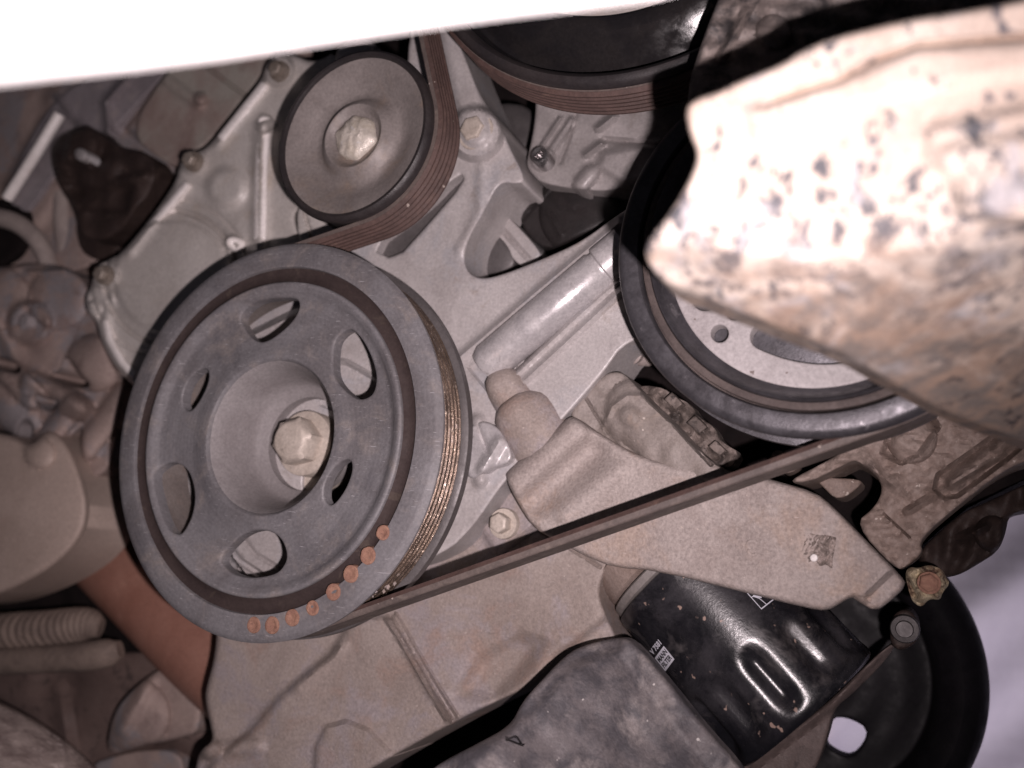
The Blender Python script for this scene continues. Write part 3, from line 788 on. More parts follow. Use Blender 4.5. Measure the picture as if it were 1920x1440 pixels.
# side facets next to the large pulley
casting('facet_block', [(880, 800), (905, 788), (935, 800), (958, 840), (960, 868), (915, 880), (880, 905), (866, 860)], .035, M['alu_shiny'], br,
  [('line', [(935, 830), (905, 880)], 18, .003, 18), ('line', [(890, 790), (915, 850)], 8, -.002, 8)], res=5, edge=6, depth=.02)

# ================================================================== tensioner arm in the cavity
ta = thing('tensioner_arm', 'grey tensioner lever with a bright pin inside the dark cavity', 'lever', P(950, 430, .07))
casting('arm', [(902, 402), (922, 382), (940, 392), (1018, 474), (1006, 486), (984, 500), (965, 492)], .060, M['alu'], ta, [('line', [(915, 400), (990, 485)], 7, -.002, 7)], res=5, edge=4, depth=.02)
casting('foot', [(886, 425), (908, 412), (950, 455), (972, 492), (952, 512), (905, 520), (878, 506), (872, 480)], .066, M['flange'], ta, [('dome', (930, 470), 60, .007)], res=5, edge=6, depth=.02)
a0, a1 = P(934, 388, .058), P(988, 336, .058); d = a1 - a0; L = np.linalg.norm(d)
obj('pin', lathe([(.0001, 0), (.0034, .0002), (.0040, .0012), (.0040, L - .001), (.0030, L), (.0001, L)], a0, d, 32), M['bolt_chrome'], ta)
rest = casting('spring_cover', [(968, 420), (1004, 366), (1020, 348), (1110, 330), (1165, 330), (1190, 380), (1140, 420), (1080, 446), (1022, 474)], .064, M['black'], feats=[('line', [(972, 418), (1030, 350)], 8, .003, 8), ('line', [(1030, 400), (1050, 440)], 8, .0015, 8), ('dome', (1090, 400), 80, .006)], res=6, edge=8, depth=.03)
tag(rest, 'matt black plastic cover beside the tensioner lever', 'plastic cover')

# ================================================================== accessory body under the black pulley
ab = thing('accessory_housing', 'grey cast housing with ribs under the glossy black pulley', 'housing', P(1080, 280, .06))
casting('housing_body', [(1005, 150), (1004, 225), (992, 285), (986, 310), (1000, 330), (1016, 344), (1080, 356), (1150, 360), (1260, 330), (1320, 250), (1320, 150)], .052, M['alu_mid'], ab,
  [('line', [(1004, 290), (1050, 222)], 6, .003, 5), ('line', [(1022, 300), (1072, 226)], 10, .003, 7), ('line', [(1080, 215), (1062, 275), (1050, 305)], 6, -.002, 6),
   ('line', [(1098, 290), (1128, 268)], 11, .005, 11), ('line', [(1122, 240), (1150, 218)], 12, .005, 12), ('half', (1090, 346), (1108, 324), 17, .006), ('poly', [(1130, 285), (1240, 262), (1230, 330), (1170, 345), (1120, 312)], .005, 22), ('line', [(1130, 262), (1250, 272)], 8, -.003, 8), ('disc', (1018, 298), 26, .002, 6), ('wave', 90, .0006)], res=5, edge=7, depth=.04)
o = P(1018, 298, .046)
obj('cap_screw', lathe([(.0001, -.0012), (.0014, -.0012), (.0016, -.0040), (.0030, -.0044), (.0036, -.0036), (.0037, -.001), (.0037, .004)], o, n=40), M['bolt_chrome'], ab)
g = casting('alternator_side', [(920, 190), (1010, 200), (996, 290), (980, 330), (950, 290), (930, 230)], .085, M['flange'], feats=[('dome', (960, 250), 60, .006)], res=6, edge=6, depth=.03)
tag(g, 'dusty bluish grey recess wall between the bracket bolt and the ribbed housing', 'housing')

# ================================================================== sensor stub, block and arm in the middle
st = thing('sensor_stub', 'dusty two-step rounded stub pointing down from the bracket plate', 'sensor', P(960, 770, .05))
s0, s1 = P(930, 700, .040), P(1030, 842, .046); d = s1 - s0; L = np.linalg.norm(d)
obj('tip', roughen(lathe([(.0001, -.001), (.0020, -.0008), (.0036, -.0002), (.0058, .0014), (.0074, .0042), (.0079, .006), (.0080, .008), (.0080, .011), (.0081, .014), (.0082, L * .55), (.006, L * .6)], s0, d, 48), .0004, .012), M['alu_dust'], st)
obj('body', roughen(lathe([(.0060, L * .36), (.0084, L * .37), (.0098, L * .40), (.0116, L * .46), (.0122, L * .55), (.0122, L * .65), (.0122, L * .75), (.0122, L * .85), (.0122, L), (.0001, L + .001)], s0, d, 56), .0006, .016), M['alu_dust'], st)
casting('side_web', [(978, 712), (1000, 722), (1030, 735), (1062, 776), (1040, 800), (1000, 760)], .046, M['alu_brown'], st, res=5, edge=7, depth=.02)

hb = thing('pump_housing', 'brown dusty pump housing with a lens-shaped cheek above the drive belt', 'housing', P(1200, 800, .05))
casting('housing_body', [(1062, 780), (1092, 744), (1128, 706), (1150, 696), (1172, 700), (1205, 738), (1262, 790), (1334, 872), (1420, 905), (1300, 905), (1180, 850), (1110, 806)], .043, M['alu_grey'], hb,
  [('line', [(1096, 742), (1125, 790), (1160, 836)], 4, -.0016, 4), ('line', [(1132, 800), (1148, 762), (1176, 742), (1206, 742)], 9, .002, 9), ('half', (1195, 770), (1330, 885), 62, .006), ('line', [(1205, 738), (1262, 792), (1334, 872)], 5, -.004, 5), ('disc', (1180, 780), 26, .002, 16), ('wave', 60, .0006)], res=5, edge=7, depth=.03)
casting('crusted_edge', [(1190, 728), (1212, 722), (1246, 728), (1264, 742), (1296, 758), (1312, 784), (1340, 800), (1352, 828), (1390, 850), (1372, 880), (1338, 872), (1262, 790)], .052, M['rubble'], hb, [('wave', 34, .0016), ('line', [(1225, 735), (1310, 800), (1360, 860)], 12, .003, 12)], res=4, edge=5, depth=.008, sm=1)
for c_, w_, h_ in (((1262, 752), 15, 10), ((1306, 796), 16, 11), ((1344, 840), 14, 9)):
    u_, v_ = np.array([.70, .71]), np.array([.71, -.70])
    casting('edge_block', [np.array(c_) + u_ * sa * w_ + v_ * sb * h_ for sa, sb in ((-1, -1), (1, -.8), (1.1, 1), (-.9, 1))], .047, M['rubble'], hb, res=4, edge=3, depth=.006, sm=0)
hz = obj('coil_hose', tube([P(1158, 628, .066), P(1172, 650, .060), P(1190, 664, .062), P(1215, 668, .07)], .0036, 20, 8, lambda a, t: 1 + .16 * np.sin(t * 40) + 0 * a), M['hose_grey'])
tag(hz, 'short ribbed grey hose end beside the crank pulley edge', 'hose')

arm = thing('filter_bracket', 'dusty cast arm plate crossing under the belt above the oil filter', 'bracket', P(1350, 1000, .05))
edge_l = [(950, 896), (1070, 786)]
casting('arm_plate', [(946, 892), (954, 880), (1062, 784), (1076, 780), (1104, 800), (1140, 822), (1180, 846), (1240, 868), (1330, 884), (1400, 886), (1450, 900), (1528, 922), (1562, 950), (1622, 1012), (1688, 1078), (1700, 1098), (1664, 1132), (1640, 1146), (1612, 1130), (1596, 1118), (1574, 1132), (1550, 1146), (1512, 1140), (1400, 1112), (1232, 1070), (1150, 1064), (1100, 1044), (1040, 1012), (1000, 990), (968, 940)], .038, M['alu_arm'], arm, sm=1, feats=
  [('line', [(962, 910), (1080, 803)], 40, .0050, 34), ('line', [(1008, 940), (1112, 850)], 40, -.0046, 40), ('line', [(1060, 965), (1160, 880)], 30, .0022, 30), ('poly', [(1640, 1150), (1622, 1120), (1682, 1062), (1720, 1100)], -.004, 12), ('poly', [(1560, 1150), (1600, 1116), (1628, 1120), (1640, 1160)], -.0015, 8),
   ('wave', 200, .0006)], res=6, edge=10, eh=.0035, depth=.005)
etch = casting('etched_patch', [(1506, 999), (1520, 1000), (1536, 1003), (1550, 1003), (1568, 1008), (1565, 1030), (1561, 1048), (1560, 1066), (1548, 1058), (1538, 1062), (1528, 1050), (1516, 1054), (1510, 1040), (1502, 1038), (1508, 1020)], .0377, M['etch'], arm, feats=[('wave', 9, .0005)], res=3.5, edge=1.5, eh=.0002, depth=.002, sm=0, label='rough darker etched patch')
casting('paint_dot', circ_px((1526, 1046), 7.5, 14), .0362, M['white_dot'], arm, res=3, edge=3, eh=.0003, depth=.002)
# faint raised casting figures on the arm
def text_mesh(txt, size, extrude, bold=0.0):
    cu = bpy.data.curves.new('figures', 'FONT'); cu.body = txt; cu.size = size; cu.extrude = extrude
    cu.resolution_u = 3; cu.offset = bold; cu.align_x = 'CENTER'; cu.align_y = 'CENTER'
    o = bpy.data.objects.new('figures', cu); COL.objects.link(o)
    dg = bpy.context.evaluated_depsgraph_get(); me = o.evaluated_get(dg).to_mesh()
    v = np.array([tuple(q.co) for q in me.vertices]); f = [tuple(q.vertices) for q in me.polygons]
    o.evaluated_get(dg).to_mesh_clear()
    bpy.data.objects.remove(o); bpy.data.curves.remove(cu)
    return v, f
v, f = text_mesh('1553', 1, .0)
an = math.radians(6)
pp = np.array([(1447 - (x * math.cos(an) - y * math.sin(an)) * 52, 1022 + (x * math.sin(an) + y * math.cos(an)) * 44) for x, y, _ in v])
obj('cast_figures', (P(pp[:, 0], pp[:, 1], .0370), f), M['alu_arm'], arm, smooth=False)

# ================================================================== lower housing
lh = thing('lower_housing', 'big dusty pinkish lower engine casting with a gasket seam under the belt', 'engine casting', P(750, 1250, .07))
casting('housing_plate', [(408, 1150), (404, 1228), (388, 1285), (384, 1310), (396, 1366), (400, 1390), (376, 1405), (366, 1440), (350, 1560), (560, 1560), (640, 1475), (690, 1446), (765, 1402), (870, 1345), (965, 1300), (990, 1290), (1030, 1256), (1075, 1222), (1150, 1215), (1160, 1200), (1130, 1140), (1122, 1100), (1150, 1040), (1120, 960), (985, 900), (958, 880), (936, 908), (880, 962), (850, 1000), (780, 1060), (600, 1110)], .056, M['alu_dust'], lh,
  [('line', [(722, 1160), (745, 1195), (800, 1292), (850, 1372)], 5, .0022, 5), ('line', [(742, 1150), (766, 1192), (822, 1286), (870, 1362)], 5, .0018, 5), ('line', [(733, 1158), (756, 1194), (811, 1290), (860, 1368)], 3.5, -.002, 3.5),
   ('poly', [(665, 1150), (622, 1228), (570, 1268), (524, 1308), (470, 1370), (405, 1425), (360, 1470), (360, 1600), (900, 1600), (860, 1380), (740, 1160)], .0045, 16),
   ('line', [(640, 1215), (560, 1290)], 20, .0015, 20), ('poly', [(588, 1480), (592, 1400), (612, 1362), (650, 1352), (690, 1368), (740, 1420), (760, 1500)], .0028, 10),
   ('poly', [(860, 1300), (900, 1235), (975, 1195), (1015, 1205), (990, 1250), (930, 1310)], -.006, 40), ('poly', [(1005, 1290), (1050, 1226), (1150, 1150), (1180, 1190), (1100, 1260)], -.005, 24),
   ('poly', [(885, 965), (950, 890), (985, 905), (1010, 985), (930, 1040)], .004, 14), ('line', [(995, 985), (1060, 1022), (1130, 1066)], 5, -.0014, 5), ('disc', (395, 1405), 26, .004, 12), ('line', [(395, 1405), (480, 1400)], 24, .003, 20), ('wave', 170, .0006)],
  res=6.5, edge=9, eh=.003, depth=.03)
hexbolt('flange_bolt', (945, 982), .050, .0039, lh, M['bolt_brass'], .006, 1.5, .55)
# ---- oil filter
def solve_axis(a, pxb):
    lo, hi = -.01, .16
    for _ in range(50):
        y = (lo + hi) / 2; b = P(pxb[0], pxb[1], y); ray = a + .70 * (b - a) - np.array([0, -DIST, Z0])
        if (b - a) @ ray / np.linalg.norm(ray) > 0: hi = y
        else: lo = y
    return b
A = P(1300, 1092, .078); B = solve_axis(A, (1508, 1326)); AX = B - A; LF = np.linalg.norm(AX); AX /= LF
RF = .0305
def fluted(a, r, t):
    f = np.clip((t - LF * .52) / (LF * .1), 0, 1) * np.clip((LF * .965 - t) / (LF * .10), 0, 1)
    if r < RF * .93: f = 0
    return r - f * .0026 * (.5 + .5 * np.cos(12 * a + .9)) ** 2
of = thing('oil_filter', 'glossy black spin-on oil filter can with a small white printed tag', 'oil filter', A)
prof = [(RF * .86, -.0075), (RF * .985, -.0065), (RF, -.004)] + [(RF, t) for t in np.linspace(0, LF * .94, 46)] + \
       [(RF * (.965 + .035 * math.cos(q)), LF * .94 + .0045 * math.sin(q)) for q in np.linspace(.2, 1.5, 6)] + [(RF * .93, LF * .94 + .0052), (RF * .85, LF * .94 + .003), (.0002, LF * .94 + .003)]
obj('can', lathe(prof, A, AX, 150, rfun=fluted), M['filter'], of)
obj('seal_ring', lathe([(RF * .8, -.0112), (RF * .93, -.0111), (RF * .955, -.0104), (RF * .955, -.0078), (RF * .9, -.0070), (RF * .8, -.0068)], A, AX, 96), M['gasket'], of)
obj('filter_neck', lathe([(.0002, -.040), (RF * .80, -.040), (RF * .82, -.0240), (RF * .91, -.0225), (RF * .92, -.0130), (RF * .85, -.0115), (.0002, -.0115)], A, AX, 72), M['alu_brown'], lh)
# frame on the can: u along the axis, w round it (angle from the side that faces the camera)
tocam = np.array([0, -DIST, Z0]) - (A + AX * LF * .5); tocam -= AX * (tocam @ AX); tocam /= np.linalg.norm(tocam)
side = np.cross(AX, tocam)
def on_can(px, py, lift):
    """where the line of sight (px, py) meets the can"""
    px = np.atleast_1d(np.asarray(px, float)); py = np.atleast_1d(np.asarray(py, float))
    o = np.array([0, -DIST, Z0]); d = P(px, py, .1) - o; d /= np.linalg.norm(d, axis=1)[:, None]
    oc = o - A; dp = d - (d @ AX)[:, None] * AX; op = oc - AX * (oc @ AX)
    a = (dp ** 2).sum(1); b = 2 * dp @ op; c = op @ op - (RF + lift) ** 2
    t = (-b - np.sqrt(np.maximum(b * b - 4 * a * c, 0))) / (2 * a)
    return o + d * t[:, None]
# printed tag: corners read off the can
TL, TR, BL = np.array([1227.5, 1234.0]), np.array([1244.5, 1211.]), np.array([1247.5, 1259.])
def tagpt(u, v): return TL[None] + np.outer(u, TR - TL) + np.outer(v, BL - TL)
gu, gv = np.meshgrid(np.linspace(0, 1, 9), np.linspace(0, 1, 9))
q = tagpt(gu.ravel(), gv.ravel())
obj('printed_tag', (on_can(q[:, 0], q[:, 1], .00008), [(i * 9 + j, i * 9 + j + 1, i * 9 + j + 10, i * 9 + j + 9) for i in range(8) for j in range(8)]), M['print'], of)
def can_text(txt, u0, v0, wid, hei, mat, lift=.00016, name='tag_lettering'):
    v, f = text_mesh(txt, 1, 0, .035)
    lo, hi = v[:, :2].min(0), v[:, :2].max(0)
    n = (v[:, :2] - lo) / (hi - lo)
    q = tagpt(u0 + n[:, 0] * wid, v0 + (1 - n[:, 1]) * hei)
    return obj(name, (on_can(q[:, 0], q[:, 1], lift), f), mat, of, smooth=False)
can_text('MANN', .08, .12, .84, .32, M['ink'])
can_text('FILTER', .08, .54, .84, .32, M['ink'])
can_text('V 7581', .02, -.52, .96, .36, M['print'])
# thin white triangle mark peeking out under the arm
def can_line(pts, wpx, name='printed_mark'):
    pts = resample(pts, 3, False); t = np.gradient(pts, axis=0); t /= np.hypot(*t.T)[:, None]; nn = np.c_[-t[:, 1], t[:, 0]] * wpx / 2
    a = pts + nn; b = pts - nn; m = len(pts)
    return obj(name, (np.vstack([on_can(a[:, 0], a[:, 1], .00012), on_can(b[:, 0], b[:, 1], .00012)]), [(i, i + 1, m + i + 1, m + i) for i in range(m - 1)]), M['print'], of, smooth=False)
can_line([(1396, 1106), (1428, 1142)], 1.4)
can_line([(1427, 1142), (1450, 1124), (1462, 1104)], 2.2)
can_line([(1409, 1120), (1412, 1118), (1424, 1122), (1437, 1133)], 1.4)
can_line([(1412, 1117), (1428, 1120)], 3)

# ---- dusty black pan in front, bottom
pn = casting('oil_pan', [(800, 1452), (826, 1430), (900, 1392), (958, 1360), (978, 1318), (1002, 1290), (1062, 1226), (1100, 1208), (1150, 1196), (1186, 1196), (1244, 1264), (1330, 1372), (1390, 1436), (1460, 1560), (760, 1560)], .030, M['pan'],
  feats=[('line', [(820, 1450), (985, 1330), (1060, 1240), (1150, 1205)], 26, -.003, 26), ('poly', [(950, 1386), (968, 1380), (980, 1398)], -.008, 4), ('ramp', (1150, 1210), (880, 1420), -.010, .042), ('wave', 200, .0012), ('wave', 60, .0005)], res=6, edge=12, eh=.004, depth=.004)
tag(pn, 'dusty black metal pan at the bottom edge beside the oil filter', 'oil pan')

# ================================================================== right-hand casting
rc = thing('forked_casting', 'weathered forked casting with long slots right of the drive belt', 'bracket', P(1720, 920, .07))
casting('fork_body', [(1470, 905), (1560, 860), (1620, 820), (1700, 740), (1980, 640), (1980, 850), (1895, 872), (1800, 945), (1722, 1012), (1732, 1036), (1700, 1062), (1680, 1070), (1600, 982), (1640, 952), (1656, 918), (1644, 890), (1606, 862), (1590, 868), (1520, 905)], .062, M['alu_brown'], rc,
  [('poly', [(1752, 918), (1758, 890), (1800, 862), (1900, 790), (1960, 800), (1890, 860), (1796, 930), (1768, 934)], -.008, 10), ('line', [(1786, 902), (1880, 832), (1960, 776)], 24, .0085, 24),
   ('poly', [(1655, 850), (1672, 800), (1740, 770), (1760, 800), (1720, 856), (1690, 868)], -.006, 12), ('dome', (1710, 822), 48, .009), ('line', [(1620, 850), (1650, 890), (1700, 930)], 14, .003, 14), ('line', [(1700, 960), (1880, 850)], 10, .003, 10), ('line', [(1660, 966), (1706, 1008)], 3, -.002, 3), ('wave', 50, .001), ('wave', 18, .0005)], res=5.5, edge=8, depth=.03)
casting('inner_tongue', [(1508, 880), (1545, 896), (1612, 898), (1618, 908), (1572, 942), (1540, 910)], .078, M['alu_brown'], rc, res=6, edge=4, depth=.02)
casting('support_block', [(1440, 862), (1455, 840), (1480, 852), (1500, 880), (1470, 890)], .07, M['alu_brown'], rc, res=6, edge=4, depth=.02)
bb = thing('corroded_bolt', 'rusty yellowish crusted bolt at the tip of the arm plate', 'bolt', P(1735, 1092, .075))
casting('crust_collar', [(1696, 1078), (1704, 1062), (1722, 1066), (1740, 1058), (1766, 1066), (1774, 1082), (1782, 1094), (1766, 1112), (1764, 1126), (1742, 1122), (1728, 1140), (1710, 1128), (1704, 1108)], .066, M['crust'], bb, [('wave', 16, .002), ('dome', (1736, 1092), 40, .005)], res=4, edge=5, depth=.02)
hexbolt('bolt_head', (1742, 1093), .060, .0030, bb, M['rust_dot'], .004, 1.2, .4)
nz = thing('drain_nipple', 'small dark round nipple between the oil filter and the black drum', 'fitting', P(1694, 1180, .08))
obj('body', lathe([(.0005, -.001), (.0026, -.001), (.0028, -.0004), (.0029, .0012), (.0044, .0016), (.0048, .003), (.0048, .01)], P(1696, 1180, .078), n=40), M['flange'], nz)
casting('lug', [(1668, 1180), (1676, 1148), (1706, 1140), (1724, 1170), (1722, 1204), (1690, 1222), (1670, 1210)], .084, M['darkbrown'], nz, res=5, edge=8, depth=.03)
db = casting('dark_clamp', [(1716, 1046), (1740, 1016), (1800, 962), (1858, 938), (1960, 890), (1960, 950), (1892, 962), (1886, 1000), (1872, 1034), (1834, 1058), (1800, 1078), (1770, 1084), (1740, 1080)], .092, M['darkbrown'], feats=[('line', [(1800, 1010), (1850, 985)], 12, .006, 12), ('dome', (1860, 1000), 34, .008), ('wave', 50, .002)], res=6, edge=12, depth=.03)
tag(db, 'dark brown clamp lump in front of the lilac wall', 'clamp')
bs = casting('lower_strut', [(1688, 1196), (1660, 1240), (1600, 1300), (1562, 1330), (1552, 1380), (1520, 1470), (1350, 1560), (1380, 1440), (1420, 1410), (1540, 1330), (1640, 1230)], .100, M['darkstrut'], feats=[('line', [(1670, 1200), (1560, 1320), (1400, 1440)], 16, .004, 16)], res=7, edge=8, depth=.012)
tag(bs, 'brown grey strut running behind the lower end of the oil filter', 'strut')

# black wheel far right, with a window through its disc
Cw = P(1500, 1262, .15)[[0, 2]]; Rw = np.hypot(*(P(1862, 1320, .15)[[0, 2]] - Cw))
bw = thing('round_drum', 'large black round drum at the bottom right with a small window in its disc', 'drum', at(Cw, .17))
lathe.cap = False
obj('rim', lathe([(Rw * .70, .170), (Rw * .71, .160), (Rw * .76, .153), (Rw * .86, .150), (Rw * .94, .153), (Rw * .985, .161), (Rw, .172), (Rw * .985, .183), (Rw * .9, .19), (Rw * .7, .19)], at(Cw), n=140), M['tyre'], bw)
lathe.cap = True
def onw(pts):
    return P(np.array(pts, float)[:, 0], np.array(pts, float)[:, 1], .166)[:, [0, 2]] - Cw
wins = [chaikin(onw([(1545, 1396), (1552, 1366), (1562, 1346), (1584, 1344), (1610, 1355), (1625, 1368), (1622, 1388), (1608, 1410), (1592, 1422), (1568, 1414)]), 1)]
vf = sheet(np.c_[Rw * .71 * np.cos(a), Rw * .71 * np.sin(a)], wins, .004, lambda p: .0015 * np.cos(np.hypot(p[:, 0], p[:, 1]) / Rw * 18), .002, .001, lambda p, h: np.c_[Cw[0] + p[:, 0], .166 - h, Cw[1] + p[:, 1]], .008)
obj('disc', vf, M['tyre'], bw)

# ================================================================== left side
lp = casting('side_panel', [(-300, 20), (560, 20), (520, 140), (400, 270), (340, 330), (240, 470), (170, 500), (100, 520), (-300, 520)], .080, M['alu_left'],
  feats=[('line', [(85, 225), (14, 352)], 13, .006, 13), ('line', [(110, 190), (155, 250), (60, 400)], 40, .004, 30), ('line', [(238, 150), (196, 192), (200, 245)], 14, .006, 14), ('line', [(105, 178), (140, 232)], 8, .004, 8),
         ('poly', [(318, 120), (235, 240), (330, 310), (480, 150), (470, 90), (340, 90)], .006, 14), ('line', [(300, 140), (220, 240)], 6, -.003, 6), ('line', [(330, 150), (380, 190)], 16, .003, 14), ('line', [(380, 130), (470, 190)], 7, -.002, 7), ('dome', (376, 182), 14, .004), ('wave', 160, .0010)], res=8, edge=6, depth=.02)
M['purple'] = grime('bluish_grey_sheet', (.29, .26, .272), (.22, .195, .205), (.33, .29, .285), rough=.5, scale=30, bump=.25)
M['plate'] = grime('greenish_grey_plate', (.34, .315, .28), (.30, .235, .21), (.24, .175, .155), rough=.6, scale=24, s3=30, t3=(.48, .7), bump=.35)
fb = casting('folded_bracket', [(96, 186), (190, 130), (330, 80), (322, 128), (262, 190), (214, 246), (196, 256), (150, 240), (60, 400), (14, 420), (20, 330)], .074, M['purple'], feats=[('line', [(238, 146), (198, 192), (204, 250)], 13, .006, 13), ('line', [(104, 176), (146, 236)], 9, .004, 9), ('line', [(150, 232), (180, 262)], 12, .004, 12)], res=7, edge=6, depth=.006)
tag(fb, 'bluish grey folded sheet bracket above the dark sensor connector', 'bracket')
gp2 = casting('gusset_plate', [(320, 122), (350, 90), (480, 60), (520, 100), (486, 150), (400, 262), (372, 280), (346, 320), (300, 300), (238, 246)], .068, M['plate'], feats=[('line', [(312, 150), (372, 196)], 15, .003, 12), ('line', [(380, 120), (474, 190)], 6, -.002, 6), ('dome', (376, 184), 14, .004), ('wave', 140, .0008)], res=7, edge=7, depth=.012)
tag(gp2, 'greenish grey gusset plate between the sensor connector and the timing cover', 'plate')
gr = obj('guide_rod', tube([P(112, 214, .069), P(66, 290, .069), P(14, 372, .070)], .0032, 16, 6), M['pale_lit'])
tag(gr, 'pale straight rod slanting down at the left edge beside the sensor connector', 'rod')
tag(lp, 'brown stained ribbed panel behind the timing cover at upper left', 'panel')
sp = thing('sensor_plug', 'dark brown angular sensor connector with a small pale bump drawn as its highlight', 'connector', P(190, 330, .07))
casting('plug_body', [(92, 290), (104, 258), (140, 240), (166, 232), (196, 258), (230, 278), (282, 286), (294, 320), (282, 368), (248, 396), (236, 430), (196, 452), (150, 444), (140, 392), (110, 350)], .064, M['darkbrown'], sp,
  [('poly', [(130, 250), (166, 236), (190, 270), (172, 320), (120, 300)], .005, 14), ('line', [(105, 330), (200, 352), (270, 330)], 16, .004, 16), ('poly', [(130, 330), (250, 350), (236, 400), (150, 390)], -.004, 16), ('wave', 60, .0016)], res=6, edge=10, depth=.03)
casting('highlight_tip', [(138, 288), (146, 276), (160, 280), (168, 294), (158, 304), (144, 300)], .056, M['alu'], sp, [('dome', (153, 290), 14, .003)], res=4, edge=4, depth=.008)  # pale bump put in for the highlight on the connector
casting('cable_boot', [(140, 400), (230, 400), (224, 470), (205, 490), (170, 486), (146, 466)], .078, M['darkbrown'], sp, res=7, edge=10, depth=.02)

h1 = obj('bent_hose', tube([P(-60, 398, .07), P(14, 412, .07), P(56, 436, .072), P(84, 476, .075), P(104, 540, .08), P(110, 600, .09)], [.0054, .0054, .0052, .005, .0045, .004], 24, 8), M['hose_grey'])
tag(h1, 'grey hose bending down at the left edge over a black hole', 'hose')
h2 = obj('upright_pipe', tube([P(122, 350, .084), P(122, 420, .083), P(128, 470, .084), P(140, 540, .09)], [.0064, .0064, .006, .005], 24, 6), M['hose_grey'])
tag(h2, 'dull grey upright pipe left of the sensor connector', 'pipe')
hole = casting('dark_hole_sheet', [(-60, 372), (20, 372), (54, 392), (62, 412), (40, 470), (10, 496), (-60, 520)], .074, M['void'], res=8, edge=6, depth=.01)  # black sheet drawn where there is only a dark hole
tag(hole, 'black curved sheet drawn for the dark hole behind the bent grey hose', 'clip')  # filed under clip, but there is no clip, only a dark hole

ec = thing('end_casting', 'lumpy brown engine end casting with a worn bolt at the left edge', 'engine casting', P(110, 660, .085))
casting('casting_body', [(-120, 500), (20, 500), (60, 492), (130, 500), (176, 540), (182, 610), (215, 690), (240, 720), (225, 760), (215, 860), (190, 900), (100, 900), (60, 860), (20, 800), (-120, 800)], .068, M['alu_left'], ec,
  [('line', [(52, 510), (118, 508)], 9, .004, 9), ('disc', (56, 606), 48, .007, 16), ('line', [(-10, 600), (40, 690), (160, 770)], 26, .006, 26), ('dome', (178, 680), 56, .010), ('half', (60, 720), (150, 764), 26, .008), ('half', (20, 700), (62, 742), 26, .010),
   ('half', (140, 760), (76, 840), 24, .008), ('half', (235, 740), (160, 840), 26, .009), ('dome', (110, 560), 60, .006), ('dome', (0, 560), 60, .007), ('half', (-60, 700), (40, 780), 40, .008), ('wave', 110, .0010)],
  holes=[[(-20, 668), (14, 672), (42, 690), (34, 702), (0, 692), (-24, 684)], [(62, 736), (84, 748), (112, 752), (100, 772), (80, 766)], [(34, 806), (46, 784), (60, 796), (62, 818), (48, 836), (34, 824)], [(122, 838), (136, 816), (156, 800), (150, 830), (156, 866), (134, 862)], [(120, 668), (130, 674), (150, 704), (172, 724), (150, 728), (112, 716), (92, 704), (116, 694)]], res=6, edge=9, eh=.004, depth=.03)
hexbolt('worn_bolt', (62, 606), .062, .0048, ec, M['alu_left'], .006, 1.6, .4)
mc = casting('mount_cap', [(-120, 800), (20, 812), (56, 838), (84, 806), (112, 812), (140, 850), (162, 910), (170, 960), (156, 1010), (112, 1058), (40, 1100), (-40, 1130), (-120, 1140)], .058, M['cap_beige'], feats=[('dome', (74, 850), 30, .003), ('dome', (0, 960), 190, .010)], res=7, edge=14, eh=.006, depth=.03)
tag(mc, 'smooth beige rounded mount cap at the left edge below the lumpy casting', 'mount cap')
rh = obj('red_brown_hose', tube([P(60, 860, .128), P(170, 990, .125), P(290, 1110, .122), P(400, 1220, .120), P(520, 1330, .118)], [.024, .0255, .0255, .025, .024], 48, 8), M['hose_red'])
tag(rh, 'fat smooth red-brown rubber hose passing behind the large grey pulley', 'hose')
def corr(a, t): return 1 + .05 * np.sin(t * 150 + 2.6 * np.sin(a + .6)) * np.clip((.93 - t) * 12, 0, 1)
M['loom'].name = 'dusty_loom_tape'
lt = thing('wiring_loom', 'dusty ribbed wiring loom end at the left edge under the beige cap', 'wiring loom', P(100, 1200, .1))
obj('ribbed_sleeve', tube([P(-140, 1196, .085), P(0, 1186, .085), P(90, 1180, .086), P(160, 1172, .09), P(190, 1178, .094)], [.0100, .0100, .0098, .0088, .005], 28, 40, corr), M['loom'], lt)
obj('smooth_tube', tube([P(-140, 1246, .080), P(0, 1240, .080), P(120, 1234, .081), P(195, 1226, .083), P(226, 1218, .086)], [.0070, .0070, .0072, .0074, .0045], 28, 8), M['loom'], lt)
ll = casting('lower_lug', [(196, 1420), (212, 1336), (250, 1290), (300, 1252), (336, 1242), (372, 1262), (380, 1370), (340, 1384), (260, 1400)], .105, M['alu_left'], feats=[('dome', (250, 1340), 70, .008), ('line', [(230, 1370), (280, 1280)], 22, .004, 22)], res=7, edge=12, depth=.02)
tag(ll, 'dim grey-brown lug at the lower left between black shadows', 'bracket')
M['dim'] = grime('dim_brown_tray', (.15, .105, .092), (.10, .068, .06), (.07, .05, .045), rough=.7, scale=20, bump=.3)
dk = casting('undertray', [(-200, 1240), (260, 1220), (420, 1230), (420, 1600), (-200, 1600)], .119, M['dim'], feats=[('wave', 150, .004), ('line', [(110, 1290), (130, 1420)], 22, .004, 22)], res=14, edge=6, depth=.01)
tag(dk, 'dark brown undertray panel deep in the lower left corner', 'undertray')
ws = obj('wrapped_hose', tube([P(-130, 1346, .046), P(-20, 1394, .046), P(84, 1462, .046), P(180, 1560, .048)], [.0176, .0176, .0172, .0165], 48, 10, lambda a, t: 1 + .018 * np.sin(9 * a + 5 * t) + .012 * np.sin(23 * a - 11 * t)), M['wrap'])
tag(ws, 'frayed fabric-wrapped hose in the bottom left corner', 'hose')
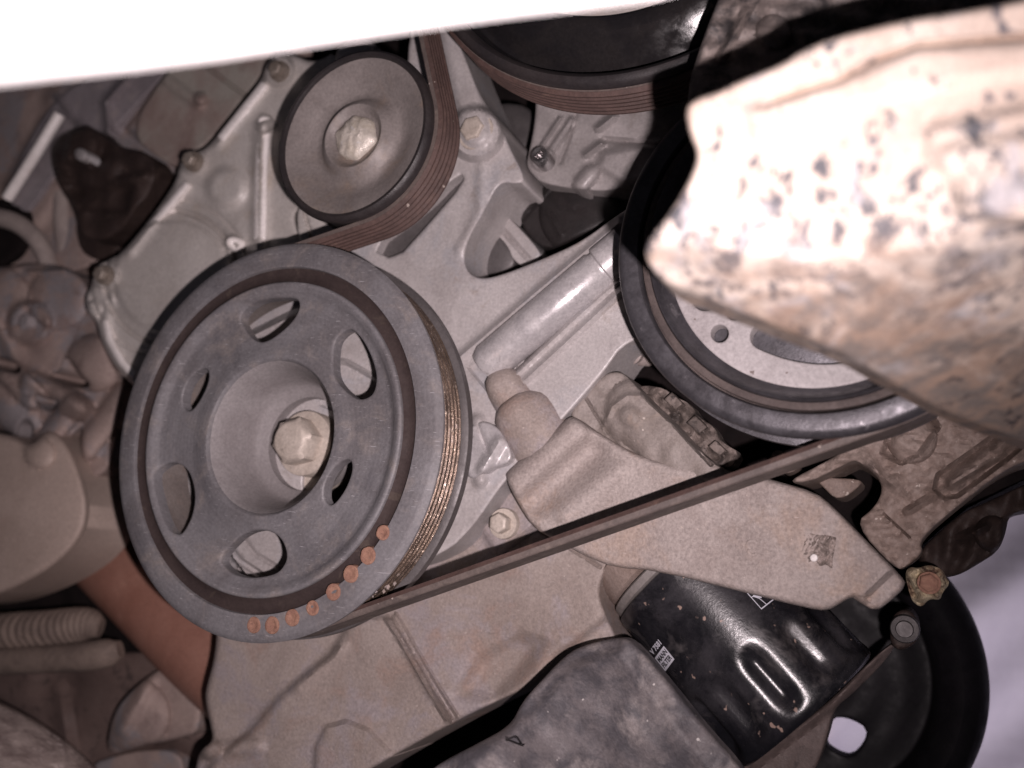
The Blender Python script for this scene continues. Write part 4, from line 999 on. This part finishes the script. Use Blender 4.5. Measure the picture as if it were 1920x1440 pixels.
wl2 = casting('frame_edge', [(150, 1440), (240, 1408), (330, 1404), (350, 1440), (340, 1600), (130, 1600)], .112, M['alu_left'], res=9, edge=9, depth=.02)
tag(wl2, 'brown frame edge at the bottom left below a black shadow', 'frame')

# ================================================================== bodywork close to the lens
def rail_drop(p):
    l0, l1 = np.array([1150., 520.]), np.array([1920., 520.])
    crease = np.interp(p[:, 0], [1150, 1300, 1500, 1640, 1780, 1920, 2200], [520, 520, 545, 540, 500, 440, 360])
    d = np.clip(p[:, 1] - crease + 60, 0, None)
    return -.00015 * d - .00000018 * d * d
rl = thing('chassis_rail', 'rusty flaking chassis rail glaring in the flash at upper right', 'chassis rail', P(1600, 450, -.07))
casting('rail_skin', [(1284, 205), (1300, 186), (1345, 172), (1372, 158), (1400, 146), (1470, 118), (1500, 96), (1560, 70), (1700, 36), (1800, 22), (1900, 4), (2100, -40), (2200, 300), (2200, 960), (1960, 846), (1900, 822), (1760, 768), (1690, 730), (1640, 702), (1560, 655), (1450, 612), (1330, 566), (1250, 536), (1222, 508), (1208, 478), (1216, 446), (1262, 392), (1300, 322), (1308, 286), (1292, 252)], -.097, M['rail'], rl,
  [('fn', rail_drop), ('line', [(1430, 196), (1500, 172), (1570, 150), (1640, 112), (1720, 84), (1960, 66)], 9, -.0030, 8), ('poly', [(1400, 206), (1570, 156), (1720, 92), (1960, 76), (1960, 130), (1700, 170), (1420, 260)], .002, 30),
   ('poly', [(1738, 300), (1742, 240), (1790, 226), (2000, 190), (2000, 420), (1812, 400), (1800, 320), (1762, 318)], .0026, 40), ('poly', [(1762, 300), (1766, 282), (1800, 270), (2000, 240), (2000, 420), (1800, 400)], .0024, 34), ('wave', 220, .0008)],
  res=8, edge=12, eh=.0025, depth=.012, sm=1)
casting('welded_pad', [(1812, 306), (1828, 300), (2060, 286), (2060, 404), (1830, 408), (1813, 398)], -.1012, M['rail'], rl, [('wave', 90, .0004)], res=8, edge=5, eh=.001, depth=.008, sm=1)
ip = casting('inner_panel', [(1420, -200), (1372, -60), (1342, 10), (1314, 84), (1290, 160), (1290, 230), (1420, 220), (1620, 150), (1800, 110), (2060, 80), (2060, -200)], -.028, M['inner'], feats=[('line', [(1400, 20), (1350, 110)], 12, .004, 12), ('dome', (1450, 60), 34, .005), ('wave', 60, .002)], res=8, edge=10, depth=.012)
tag(ip, 'blotchy grey inner panel behind the top edge of the rusty rail', 'panel')
wp = casting('white_body_panel', [(-400, -500), (1700, -500), (1500, -120), (1270, -34), (1100, -8), (900, 18), (640, 60), (320, 114), (0, 153), (-120, 171), (-400, 217)], -.192, M['white'], res=12, edge=8, eh=.0008, depth=.0008, sm=1)
tag(wp, 'blown-out white body panel edge across the top left', 'body panel')
